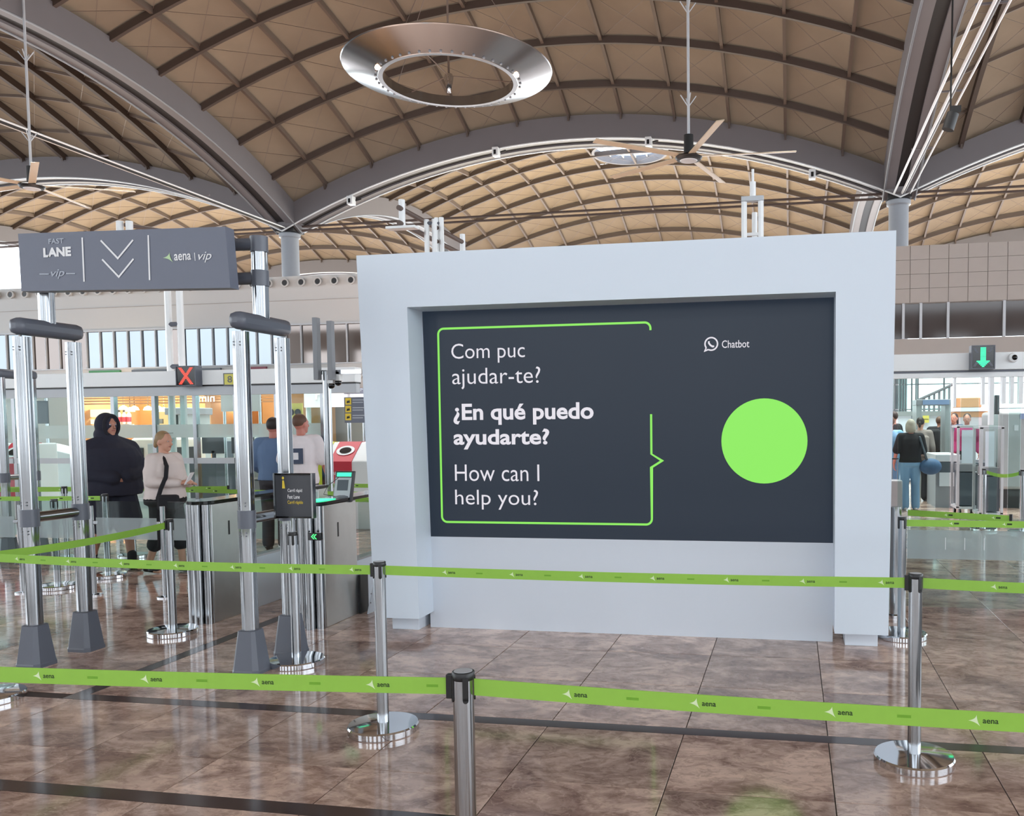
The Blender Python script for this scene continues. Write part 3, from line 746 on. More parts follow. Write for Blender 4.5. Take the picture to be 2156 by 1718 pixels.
# ================================================================== SIGN GANTRY
gan = thing('sign_gantry', 'tall chrome gantry with two legs carrying the dark lane sign', 'gantry', (-4.37, 5.38, 0))
LEGS = [(-5.165, 5.10, 5.535), (-3.565, 5.19, 5.66)]
for x, ya, yb in LEGS:
    for yy in (ya, yb):
        MB().tube([(x, yy, .2), (x, yy, 2.27)], .05, 48, flute=.06).build('post', 'steel', gan, smooth=30)
        m = MB(); r0, r1 = .095, .064; ch = .3
        def ring(r, z): return [(x+r*a, yy+r*b, z) for a, b in ((-1, -1+ch), (-1+ch, -1), (1-ch, -1), (1, -1+ch), (1, 1-ch), (1-ch, 1), (-1+ch, 1), (-1, 1-ch))]
        m.add(ring(r0+.004, 0)+ring(r0+.004, .02)+ring(r0, .03)+ring(r1, .285)+ring(r1-.012, .29), [(i*8+k, i*8+(k+1) % 8, i*8+8+(k+1) % 8, i*8+8+k) for i in range(4) for k in range(8)]+[tuple(range(7, -1, -1)), tuple(range(32, 40))])
        m.build('foot', 'grey_plastic', gan, smooth=0)
        MB().cyl((x, yy, .97), (x, yy, 1.09), .058, 24).build('collar', 'grey_plastic', gan)
        m = MB()
        for dz in (1.12, 1.14, 2.2, 2.18, .94, .92):
            for dx in (-.02, .025): m.ball((x+dx, yy-.049, dz), .005, 6, 4)
        sc_ = m.build('screws', 'mid_grey', gan); sc_['kind'] = 'stuff'
    MB().cyl((x, ya+.05, 1.03), (x, yb-.05, 1.03), .036, 20).build('cross_bar', 'steel', gan)
    MB().box(x-.057, x+.057, ya-.06, yb+.06, 2.285, 2.40).build('top_bar', 'grey_plastic', gan, bev=.04)
    ym = (ya+yb)/2
    MB().tube([(x, ym, 2.33), (x, ym, 2.90)], .05, 48, flute=.06).build('mast', 'steel', gan, smooth=30)
    for z in (2.655, 2.885): MB().cyl((x, ym, z-.055), (x, ym, z+.05), .058, 24).build('collar', 'grey_plastic', gan)
for z in (2.655, 2.885): MB().cyl((LEGS[0][0], 5.32, z), (LEGS[1][0], 5.42, z), .042, 20).build('top_rail', 'grey_plastic', gan)
YG = 5.16
sg = thing('lane_sign', 'dark grey hanging sign with white arrows and lettering on the gantry', 'sign', (-4.4, YG, 2.7))
def sp(x, y): p = V(x, y, YG); return (p.x, p.z)
board = MB().prism([sp(38, 492), sp(45, 613), sp(485, 606), sp(474, 477)][::1], YG, YG+.09).build('board', 'sign_grey', sg, smooth=0, fixn=True)
YP = YG-.004
def sign_text(body, l, t, r, b, mt='sign_white', bold=.01, shear=0): 
    x0, x1, z0, z1 = pbox(l, t, r, b, YP); m = MB(); add_text(m, body, x0, x1, z0, z1, YP, bold, shear); m.build('sign_text', mt, sg, smooth=0)
sign_text('FAST', 102, 502, 134, 513, 'sign_pale', .02); sign_text('LANE', 91, 520.5, 149.5, 540.5, 'sign_white', .05)
sign_text('vip', 107, 567, 136, 587, 'sign_pale', .01, .3); sign_text('aena', 366.5, 534, 402, 548, 'sign_white', .015)
sign_text('vip', 417.5, 530, 445.5, 552.5, 'sign_white', .0, .35)
def sline(p, wd=.012, mt='sign_white'): 
    return flat_line([(V(x, y, YP).x, YP, V(x, y, YP).z) for x, y in p], wd, YP).build('sign_line', mt, sg, smooth=0)
sline([(173, 500), (177, 593)]); sline([(312, 495), (315, 590)])
sline([(212, 506), (248, 544), (280, 505)]); sline([(215, 546), (250, 583), (281, 545)])
sline([(83, 577), (103, 577)], .008, 'sign_pale'); sline([(139, 576), (158, 576)], .008, 'sign_pale'); sline([(409.5, 532), (411, 549)], .005)
x0, x1, z0, z1 = pbox(343, 531.5, 363.5, 552.5, YP); MB().poly([(x0+u*(x1-x0), YP, z0+v*(z1-z0)) for u, v in TRI]).build('triangle_logo', 'logo_green', sg, smooth=0)

# far gantry leg cut by the left picture edge
fl_ = V(10, 1000, 9.2); fg = thing('gantry_leg', 'chrome tube leg of another gantry at the left picture edge', 'gantry', (fl_.x, 9.2, 0))
for dy in (0, .45):
    MB().tube([(fl_.x, 9.2+dy, .2), (fl_.x, 9.2+dy, 2.28)], .05, 48, flute=.06).build('post', 'steel', fg, smooth=30)
    MB().cyl((fl_.x, 9.2+dy, .97), (fl_.x, 9.2+dy, 1.09), .058, 20).build('collar', 'grey_plastic', fg)
    MB().lathe([(.13, 0), (.125, .03), (.09, .28), (.05, .29)], (fl_.x, 9.2+dy, 0), 8).build('foot', 'grey_plastic', fg, smooth=0)
MB().cyl((fl_.x, 9.25, 1.03), (fl_.x, 9.6, 1.03), .036, 16).build('cross_bar', 'steel', fg)
MB().box(fl_.x-.057, fl_.x+.057, 9.14, 9.71, 2.27, 2.385).build('top_bar', 'grey_plastic', fg, bev=.04)

# lane notice on post g
gp = POST['g']
nt_ = thing('lane_notice', 'dark framed notice with yellow figure clipped on a chrome post', 'sign', (gp.x, gp.y, .93))
YN = gp.y-.02
def npx(x, y): return V(x, y, YN)
x0, x1, z0, z1 = pbox(581, 1000, 657, 1087, YN)
MB().box(x0, x1, YN, YN+.02, z0, z1).build('board', 'board_dark', nt_, smooth=0)
for bx in ((x0-.012, x0, z0-.012, z1+.012), (x1, x1+.012, z0-.012, z1+.012), (x0, x1, z1, z1+.012), (x0, x1, z0-.012, z0)):
    MB().box(bx[0], bx[1], YN-.012, YN+.028, bx[2], bx[3]).build('frame_bar', 'steel' if bx[1]-bx[0] < .05 else 'black_gloss', nt_, smooth=0)
MB().cyl((gp.x, gp.y, .9205), (gp.x, gp.y, z0), .011, 12).build('stem', 'steel', nt_)
YQ = YN-.003
def note_text(body, l, t, r, b, mt): 
    a0, a1, b0, b1 = pbox(l, t, r, b, YQ); m = MB(); add_text(m, body, a0, a1, b0, b1, YQ, .01); m.build('notice_text', mt, nt_, smooth=0)
note_text('Carril ràpid', 605.5, 1029, 636, 1038, 'sign_white'); note_text('Fast Lane', 605.5, 1042, 631, 1050, 'sign_white'); note_text('Carril rápido', 605.5, 1054, 638, 1063, 'yellow')
m = MB(); a0, a1, b0, b1 = pbox(592, 1004, 600, 1031, YQ)
m.poly([(a0+.2*(a1-a0), YQ, b0+.1*(b1-b0)), (a1, YQ, b0+.1*(b1-b0)), (a0+.75*(a1-a0), YQ, b0+.72*(b1-b0)), (a0+.3*(a1-a0), YQ, b0+.72*(b1-b0))])
m.poly([((a0+a1)/2+.009*math.cos(2*PI*k/14), YQ, b1-.008+.010*math.sin(2*PI*k/14)) for k in range(14)]); m.build('notice_figure', 'yellow', nt_, smooth=0)

# ================================================================== ENTRY GATES
def gate(name, label, xc, y0, y1, wd=.21, reader=False):
    t = thing(name, label, 'gate', (xc, (y0+y1)/2, 0)); xa, xb = xc-wd/2, xc+wd/2; zt_ = 1.03
    MB().box(xa+.02, xb, y0+.09, y0+.62, 0, zt_-.03).build('front_cabinet', 'brushed', t, bev=.004)
    for dx, dy, r in ((-.075, .06, .036), (.0, .035, .04), (.075, .06, .036)):
        MB().cyl((xc+dx, y0+dy, 0), (xc+dx, y0+dy, zt_-.03), r, 20).build('front_column', 'steel', t)
    n = 12; top = [(xc+.115*math.cos(PI+PI*k/n), y0+.115+.13*math.sin(PI+PI*k/n)) for k in range(n+1)]+[(xb+.01, y1), (xa-.01, y1)]
    m = MB(); vs = [(a, b, zt_-.025) for a, b in top]+[(a, b, zt_) for a, b in top]; q = len(top)
    m.add(vs, [tuple(range(q-1, -1, -1)), tuple(range(q, 2*q))]+[(i, (i+1) % q, q+(i+1) % q, q+i) for i in range(q)]); m.build('top_plate', 'black_gloss', t, smooth=0)
    MB().box(xa+.03, xb-.02, y0+.62, y1, 0, .46).build('rear_cabinet', 'panel_inner', t, bev=.004)
    MB().box(xb-.022, xb-.010, y0+.7, y1-.05, .48, .97).build('side_glass', 'fence_glass', t, smooth=0)
    MB().box(xa+.02, xb, y1-.18, y1, 0, zt_-.03).build('end_cabinet', 'brushed', t, bev=.004)
    MB().box(xb-.001, xb+.002, y0+.30, y0+.32, .72, .84).build('sensor_slot', 'black', t, smooth=0)
    MB().box(xb-.021, xb-.018, y0+.72, y0+1.0, .33, .345).build('slot', 'black', t, smooth=0)
    MB().lathe([(0, -.004), (.014, -.004), (.014, 0)], (xb-.02, 0, 0), 12).build('lock', 'mid_grey', t, smooth=0).location = Vector((0, 0, 0))
    return t
ga = gate('entry_gate', 'stainless entry gate cabinet between the two gantry legs', -4.86, 6.36, 8.3)
gb = gate('entry_gate', 'stainless entry gate cabinet at the screen with lit scanner pad', -3.83, 6.34, 8.3)
for g_ in (ga, gb):
    for k in list(g_.children):
        if k.name.startswith('lock'): bpy.data.objects.remove(k)
rd_ = V(725, 1064, 6.95)
MB().box(-3.90, -3.755, 6.40, 6.68, 1.031, 1.036).build('scan_pad', 'led_green', gb, smooth=0)
a0, a1, b0, b1 = pbox(651, 1121, 678, 1137, 6.29)
MB().box(a0, a1, 6.265, 6.305, b0, b1).build('lane_display', 'black_gloss', gb, bev=.004)
cx, cz = (a0+a1)/2, (b0+b1)/2; m = MB()
for dx in (-.012, .008): m.poly([(cx+dx-.012, 6.263, cz), (cx+dx+.008, 6.263, cz+.02), (cx+dx+.018, 6.263, cz+.02), (cx+dx-.002, 6.263, cz), (cx+dx+.018, 6.263, cz-.02), (cx+dx+.008, 6.263, cz-.02)][::-1])
m.build('lit_arrow', 'led_green_small', gb, smooth=0)
rdr = thing('document_reader', 'upright tilted reader tablet with green light on the gate top', 'scanner', (-3.80, 6.85, 1.03))
x0, x1, z0, z1 = pbox(707, 992, 746, 1056, 6.9)
m = MB(); m.prismx([(6.83, z0), (6.87, z0), (6.94, z1), (6.90, z1)], x0, x1); m.build('tablet', 'board_dark', rdr, smooth=0, bev=.008)
m = MB(); m.prismx([(6.826, z0+.01), (6.829, z0+.01), (6.886, z1-.055), (6.883, z1-.055)], x0+.012, x1-.014); m.build('face_plate', 'light_grey', rdr, smooth=0)
m = MB(); m.prismx([(6.851, z0+.10), (6.8535, z0+.10), (6.875, z0+.19), (6.8725, z0+.19)], x0+.035, x1-.038); m.build('pictogram', 'slate', rdr, smooth=0)
m = MB(); m.prismx([(6.886, z1-.045), (6.889, z1-.045), (6.897, z1-.012), (6.894, z1-.012)], x0+.02, x1-.02); m.build('light_bar', 'led_green', rdr, smooth=0)
MB().lathe([(.075, 1.031), (.075, 1.04), (.045, 1.05), (.035, z0+.03)], ((x0+x1)/2, 6.88, 0), 20).build('stand', 'mid_grey', rdr)
MB().tube([(x0+.05, 6.84, 1.033), (x0-.06, 6.80, 1.06), (x0-.03, 6.82, 1.13), (x0+.06, 6.84, 1.20)], .003, 6).build('cable', 'black', rdr)
hp = thing('hatch_panel', 'loose white hatch panel leaning at the gate cabinet foot', 'panel', (-3.66, 7.0, 0))
MB().cbox((-3.60, 7.02, .155), (.012, .13, .32), ry=.24).build('plate', 'panel_inner', hp, bev=.002)
MB().box(-3.722, -3.70, 6.96, 7.10, .0, .34).build('opening', 'black', hp, smooth=0)
for dz in (.1, .18): MB().ball((-3.60+.024*(dz-.15)*4, 6.953, dz), .006, 8, 5).build('screw', 'mid_grey', hp)

# ================================================================== LOW GLASS BARRIERS
fe = thing('glass_barrier', 'low glass barrier with frosted band on thin posts, at left', 'glass barrier', (-6.7, 7.35, 0))
fx = [-8.4, -7.56, -6.74, -5.95, -5.15]
for x in fx:
    p = MB().cyl((x, 7.35, .015), (x, 7.35, .885), .023, 20).build('post', 'steel', fe)
    MB().lathe([(0, 0), (.075, 0), (.075, .012), (.03, .02), (0, .02)], (x, 7.35, 0), 24).build('base', 'chrome', p)
    for z in (.30, .72): 
        for s in (-1, 1): MB().cbox((x+s*.05, 7.35, z), (.06, .02, .04)).build('clamp', 'steel', p, bev=.006)
for a, b in zip(fx[:-1], fx[1:]):
    q = MB().box(a+.06, b-.06, 7.345, 7.355, .24, .93).build('glass_pane', 'fence_glass', fe, smooth=0)
    MB().box(a+.06, b-.06, 7.340, 7.344, .56, .77).build('frosted_band', 'frost_soft', q, smooth=0)
fe2 = thing('glass_barrier', 'low glass barrier with frosted band right of the screen', 'glass barrier', (2, 8.0, 0))
gx0 = G(1882, 1300).x; gy0 = G(1882, 1300).y
p = MB().cyl((gx0, gy0, .0), (gx0, gy0, .93), .055, 24).build('post', 'steel', fe2); MB().lathe([(.0, .0), (.08, 0), (.08, .03), (.05, .04)], (gx0, gy0, 0), 24).build('base', 'chrome', p)
for k, (a, b) in enumerate(((gx0+.10, gx0+2.0), (gx0+2.06, gx0+4.0))):
    q = MB().box(a, b, gy0-.005, gy0+.005, .10, .84).build('glass_pane', 'fence_glass', fe2, smooth=0)
    MB().box(a, b, gy0-.010, gy0-.007, .50, .74).build('frosted_band', 'frost_soft', q, smooth=0)
    for j in range(3): MB().box(a+.30+.15*j, a+.305+.15*j, gy0-.013, gy0-.011, .58, .68).build('printed_mark', 'sign_white', q, smooth=0)

# ================================================================== GATE PORTAL ROW (glass screen line across the hall)
YH = 11.0
po = thing('glass_portal', 'white beam and glass doors with frosted band behind the gantry', 'glass wall', (-8.3, YH, 0))
hz0, hz1 = 2.235, 2.44
XPL, XPR = -13.5, -5.85
MB().box(XPL, XPR, YH, YH+.18, hz0, hz1).build('beam', 'white_tube', po, bev=.006)
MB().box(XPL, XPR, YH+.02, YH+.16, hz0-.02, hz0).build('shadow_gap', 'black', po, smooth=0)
MB().box(XPL, XPR, YH+.03, YH+.13, 2.09, hz0-.02).build('rail', 'light_grey', po, smooth=0)
pxs = [V(x, 900, YH+.05).x for x in (-60, 30, 150, 239, 325, 411, 497, 583, 680)]
for x in pxs: MB().box(x-.028, x+.028, YH+.04, YH+.12, 0, 2.09).build('door_post', 'steel', po, smooth=0)
for a, b in zip(pxs[:-1], pxs[1:]):
    q = MB().box(a+.03, b-.03, YH+.075, YH+.085, .06, 2.09).build('glass_pane', 'clear_glass', po, smooth=0)
    MB().box(a+.03, b-.03, YH+.066, YH+.070, 1.49, 1.68).build('frosted_band', 'frost', q, smooth=0)
    MB().box(a+.03, b-.03, YH+.03, YH+.06, 1.12, 1.20).build('push_rail', 'light_grey', q, smooth=0)
    MB().box(a+.03, b-.03, YH+.066, YH+.070, .05, .62).build('frosted_base', 'frost_soft', q, smooth=0)
def lane_light(name, label, l, t, r, b, cross, Y):
    x0, x1, z0, z1 = pbox(l, t, r, b, Y); tt = thing(name, label, 'lane light', ((x0+x1)/2, Y, (z0+z1)/2))
    MB().box(x0, x1, Y, Y+.12, z0, z1).build('housing', 'black_gloss', tt, smooth=0)
    for bx in ((x0-.012, x1+.012, z1, z1+.012), (x0-.012, x1+.012, z0-.012, z0), (x0-.012, x0, z0, z1), (x1, x1+.012, z0, z1)): MB().box(bx[0], bx[1], Y-.01, Y+.13, bx[2], bx[3]).build('rim', 'grey_plastic', tt, smooth=0)
    cx, cz, h = (x0+x1)/2, (z0+z1)/2, (z1-z0)/2; m = MB(); dim = MB()
    def stripes(mm, poly_fn, n=13):
        for i in range(n):
            z = -.92+1.84*(i+.5)/n
            for a_, b_ in poly_fn(z): mm.poly([(cx+a_*h, Y-.004, cz+(z-.045)*h), (cx+b_*h, Y-.004, cz+(z-.045)*h), (cx+b_*h, Y-.004, cz+(z+.045)*h), (cx+a_*h, Y-.004, cz+(z+.045)*h)])
    X_ = lambda z: [(-abs(z)*.78-.2, -abs(z)*.78+.2), (abs(z)*.78-.2, abs(z)*.78+.2)] if abs(z) > .26 else [(-abs(z)*.78-.2, abs(z)*.78+.2)]
    A_ = lambda z: [(-.24, .24)] if z > -.3 else [(-.62*(z+.95)/.65-.02, .62*(z+.95)/.65+.02)]
    if cross: stripes(m, X_)
    else:
        stripes(m, A_, 15)
        for s in (-1, 1):
            for e in (-1, 1): dim.poly([(cx+s*h*.38, Y-.003, cz+e*h*.4), (cx+s*h*.62, Y-.003, cz+e*h*.4), (cx+s*h*.92, Y-.003, cz+e*h*.85), (cx+s*h*.66, Y-.003, cz+e*h*.85)])
        dim.build('unlit_cross', 'grey_plastic', tt, smooth=0)
    m.build('lit_cross' if cross else 'lit_arrow', 'led_red' if cross else 'led_green', tt, smooth=0)
    return tt
lane_light('lane_light', 'lit red cross lane light on the white beam', 372, 772, 411, 811, True, YH-.13)
x0, x1, z0, z1 = pbox(472, 787, 495, 810, YH-.02)
ns = thing('number_sign', 'pale yellow number plate reading 8 on the white beam', 'sign', ((x0+x1)/2, YH, z0))
MB().box(x0, x1, YH-.02, YH, z0, z1).build('plate', 'yellow_pale', ns, smooth=0)
for bx in ((x0-.01, x1+.01, z1-.002, z1+.01), (x0-.01, x1+.01, z0-.01, z0+.002), (x0-.01, x0+.002, z0, z1), (x1-.002, x1+.01, z0, z1)): MB().box(bx[0], bx[1], YH-.024, YH, bx[2], bx[3]).build('rim', 'grey_plastic', ns, smooth=0)
m = MB(); add_text(m, '8', x0+.055, x1-.045, z0+.03, z1-.03, YH-.026); m.build('numeral', 'grey_plastic', ns, smooth=0)
# right hand portal
YR = 11.0
pr = thing('glass_portal', 'white beam and tall white posts right of the screen', 'glass wall', (2.3, YR, 0))
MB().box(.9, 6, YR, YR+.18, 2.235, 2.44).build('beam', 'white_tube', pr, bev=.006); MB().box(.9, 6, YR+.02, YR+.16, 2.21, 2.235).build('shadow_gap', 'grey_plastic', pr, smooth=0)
MB().box(.9, 6, YR+.03, YR+.13, 2.15, 2.21).build('rail', 'white_tube', pr, smooth=0)
lane_light('lane_light', 'lit green arrow lane light right of the screen', 2047, 729, 2093, 775, False, YR-.13)
cmx = V(2133, 753, YR-.02)
cm = thing('dome_camera', 'small round white camera on the right beam', 'camera', (cmx.x, YR, cmx.z))
MB().lathe([(0, .0), (.055, .0), (.058, -.02), (.05, -.055), (.035, -.06)], (cmx.x, YR, cmx.z), 24, 'Y').build('housing', 'white_tube', cm)
MB().ball((cmx.x+.01, YR-.05, cmx.z), (.034, .034, .034)).build('lens', 'black_gloss', cm)

# ================================================================== RING LAMP, FANS, LAMPS ON THE GIRDERS
RC = V(945, 164, 22.9); zr = 10.95
rl = thing('ring_lamp', 'large hanging silver ring lamp with small spots under the near vault', 'lamp', (RC.x, RC.y, zr))
MB().lathe([(1.74, zr+.26), (1.74, zr-.01), (1.86, zr-.01), (1.87, zr+.0), (2.79, zr+.30), (2.81, zr+.32), (2.79, zr+.34), (2.3, zr+.36), (1.74, zr+.26)], (RC.x, RC.y, 0), 72).build('ring', 'steel', rl, smooth=20)
spot = MB().lathe([(.0, .06), (.03, .06), (.034, -.02), (.026, -.03), (0, -.03)], n=12).mesh('spot', 'mid_grey', 40)
lit = MB().lathe([(.0, -.0), (.07, -.0), (.06, -.05), (0, -.06)], n=12).mesh('bulb', 'lamp_warm', 40)
LIT = (34, 6, 43)
for k in range(44):
    a = 2*PI*k/44; sx = inst('spot', spot, rl, (1.93*math.cos(a), 1.93*math.sin(a), .02))
litpx = [(823, 147), (1058, 160), (1099, 189)]
for x, y in litpx:
    p = G(x, y, zr+.02); a = math.atan2(p.y-RC.y, p.x-RC.x); inst('bulb', lit, rl, (1.93*math.cos(a), 1.93*math.sin(a), .02))
MB().cyl((RC.x, RC.y, zr+.1), (RC.x, RC.y, 17.2), .03, 8).build('cable', 'cable', rl)
MB().lathe([(0, zr-.30), (.05, zr-.28), (.13, zr+.12), (.10, zr+.2), (0, zr+.22)], (RC.x, RC.y, 0), 20).build('pendant', 'chrome', rl)
for k in range(3):
    a = .5+2*PI*k/3; MB().cyl((RC.x, RC.y, zr+.16), (RC.x+1.75*math.cos(a), RC.y+1.75*math.sin(a), zr+.18), .014, 6).build('spoke', 'cable', rl)
    MB().cyl((RC.x, RC.y, 15.0), (RC.x+2.6*math.cos(a), RC.y+2.6*math.sin(a), zr+.36), .008, 6).build('stay', 'cable', rl)
def fan(label, loc, ztop, a0):
    t = thing('ceiling_fan', label, 'fan', loc, group='large ceiling fans'); z = loc[2]; x, y = loc[0], loc[1]
    MB().cyl((x, y, z+.3), (x, y, ztop), .035, 10).build('rod', 'light_grey', t)
    for zz in (z+1.35, z+3.6):
        m = MB()
        for k in range(4):
            a = k*PI/2+.4; m.cyl((x, y, zz-.12), (x+.2*math.cos(a), y+.2*math.sin(a), zz+.16), .014, 5)
        m.build('stay_fork', 'light_grey', t)
    MB().lathe([(0, z-.08), (.30, z-.06), (.34, z), (.26, z+.05), (.12, z+.1), (.12, z+.55), (0, z+.56)], (x, y, 0), 24).build('motor', 'black', t)
    MB().lathe([(0, z-.095), (.2, z-.09), (.22, z-.07)], (x, y, 0), 24).build('hub_cap', 'light_grey', t)
    for k in range(5):
        a = a0+k*2*PI/5; b = MB().cbox((x+1.43*math.cos(a), y+1.43*math.sin(a), z+.03), (2.4, .19, .025), rz=a, rx=.2).build('blade', 'fan_blade', t, bev=.008)
    return t
fan('big five bladed ceiling fan hanging right of the ring lamp', tuple(V(1450, 332, 21.9)), 15.6, .07)
f2 = V(67, 392, 21.7); fan('big ceiling fan hanging at the left edge below the side girder', tuple(f2), 13.8, .5)
for k, (x, y) in enumerate([(740, 423), (1045, 321), (1366, 300), (1710, 368)]):
    p = V(x, y, 35.3)
    fl = thing('floodlight', ['white girder floodlight nearest the left column', 'white girder floodlight below the ring lamp', 'white girder floodlight beside the skylight', 'white girder floodlight nearest the right column'][k], 'floodlight', tuple(p), group='floodlights on the arched girder')
    MB().box(p.x-.13, p.x+.13, 35.1, 35.45, p.z-.18, p.z+.18).build('housing', 'white_tube', fl, bev=.02)
    MB().box(p.x-.05, p.x+.05, 35.085, 35.1, p.z-.12, p.z+.06).build('lens', 'black', fl, smooth=0)
    MB().cyl((p.x, 35.4, p.z), (p.x+.35, 35.5, p.z+.12), .04, 8).build('arm', 'girder_dark', fl)
p = V(2001, 252, 19.0); fl = thing('spot_lamp', 'dark spot lamp hanging under the right vault', 'lamp', tuple(p))
MB().cyl((p.x-.05, p.y, p.z-.2), (p.x+.05, p.y, p.z+.12), .12, 14).build('housing', 'black', fl); MB().cyl((p.x, p.y, p.z+.1), (p.x+.05, p.y, 13.8), .02, 6).build('hanger', 'black', fl); MB().cbox((p.x+.1, p.y, p.z+.2), (.2, .1, .12)).build('bracket', 'black', fl)

# ================================================================== TALL TUBE FRAMES
def frame_mast(label, pts, Y, zt, zb=0, r=.045, bars=(), name='tube_mast'):
    xs_ = [V(x, 600, Y).x for x in pts]; t = thing(name, label, 'mast', (sum(xs_)/len(xs_), Y, zb))
    for x in xs_: MB().tube([(x, Y, zb), (x, Y, zt)], r, 20, flute=.06).build('tube', 'white_tube', t, smooth=30)
    for z in bars: MB().cyl((xs_[0], Y, z), (xs_[-1], Y, z), r*.8, 12).build('cross_bar', 'grey_plastic', t)
    return t
z6 = lambda y, Y, x=360: V(x, y, Y).z
tm0 = frame_mast('pair of white tubes standing below the dark sign, by the red cross', (352, 377), 11.35, z6(500, 11.35), bars=(z6(683, 11.35), z6(772, 11.35), z6(520, 11.35)))
Yq = 9.4
m1 = frame_mast('two white tubes rising behind the left half of the screen top', (901, 917), Yq, z6(462, Yq, 905), bars=(z6(470, Yq, 905),), r=.028)
m2 = frame_mast('two white tubes rising behind the screen top, right of the first pair', (922, 932), 9.9, z6(458, 9.9, 930), bars=(z6(470, 9.9, 930),), r=.028)
m3 = frame_mast('white tube frame with lamp above the right half of the screen', (1567, 1602), 9.3, z6(421, 9.3, 1585), r=.03, bars=())
xm, zm = V(1585, 418, 9.3).x, z6(418, 9.3, 1585)
a_, b_ = V(1567, 420, 9.3).x, V(1602, 420, 9.3).x
MB().box(a_-.03, b_+.03, 9.26, 9.34, zm-.03, zm+.02).build('top_plate', 'light_grey', m3, bev=.004)
MB().cyl((xm, 9.3, zm), (xm, 9.3, zm+.17), .032, 14).build('lamp_stub', 'white_tube', m3); MB().cyl((xm, 9.3, zm+.1), (xm, 9.3, zm+.3), .014, 8).build('pin', 'white_tube', m3)
MB().cyl((xm+.01, 9.5, 0), (xm+.01, 9.5, zm-.1), .03, 14).build('inner_tube', 'white_tube', m3); MB().box(xm-.08, xm+.10, 9.46, 9.5, z6(490, 9.4, 1585)-.015, z6(490, 9.4, 1585)+.015).build('bracket', 'white_tube', m3, smooth=0)
lr = thing('lamp_rail', 'double rail with hanging lamps above the left end of the screen', 'lamp rail', (-3.9, 10, 4))
q0, q1 = G(852, 436, 3.98), G(968, 513, 3.98); zz_ = 3.98
xa = (q0.x+q1.x)/2
for dz in (0, -.16): MB().cyl((xa, q0.y, zz_+dz), (xa, q1.y, zz_+dz), .028, 10).build('rail', 'tie_brown', lr)
for yy in (q0.y+.08, q1.y-.08):
    MB().cyl((xa, yy, zz_+.10), (xa, yy, zz_-.18), .035, 12).build('lamp_stub', 'white_tube', lr); MB().cbox((xa, yy, zz_-.2), (.34, .12, .03)).build('lamp_plate', 'white_tube', lr, bev=.005)
zA, xA = z6(560, 11.35, 300), V(377, 560, 11.35).x
MB().cyl((V(245, 560, 11.35).x, 11.35, zA), (xA, 11.35, zA), .04, 12).build('side_arm', 'grey_plastic', tm0)
for x in (252, 272): p = V(x, 466, 11.35); MB().cyl((p.x, 11.35, zA), (p.x, 11.35, p.z), .05, 14).build('stub', 'white_tube', tm0)
p = V(262, 466, 11.35); MB().cyl((p.x, 11.35, p.z-.05), (p.x+.9, 13.0, p.z-.05), .03, 10).build('rail', 'tie_brown', tm0)
# camera mast by the left end of the screen
Yc = 9.6; c2 = thing('camera_mast', 'chrome pole with two grey blades, arm and small cameras left of the screen', 'mast', (V(690, 900, Yc).x, Yc, 0))
xp_ = V(690, 880, Yc).x
MB().cyl((xp_, Yc, 0), (xp_, Yc, V(690, 782, Yc).z), .05, 16).build('pole', 'steel', c2)
for l, t_, r, b in ((662, 669, 672, 800), (692, 676, 702, 800)):
    x0, x1, z0, z1 = pbox(l, t_, r, b, Yc-.1); MB().box(x0, x1, Yc-.14, Yc-.06, z0, z1).build('blade', 'mid_grey', c2, bev=.004)
x0, x1, z0, z1 = pbox(676, 779, 764, 788, Yc); MB().box(x0, x1, Yc-.04, Yc+.04, z0, z1).build('arm', 'chrome', c2, smooth=0)
for x, y in ((712, 800), (698, 806)):
    p = V(x, y, Yc); MB().box(p.x-.04, p.x+.04, Yc-.04, Yc+.04, p.z-.01, p.z+.10).build('camera_body', 'white_tube', c2, bev=.006); MB().ball((p.x, Yc, p.z-.03), .04).build('camera_dome', 'black_gloss', c2)

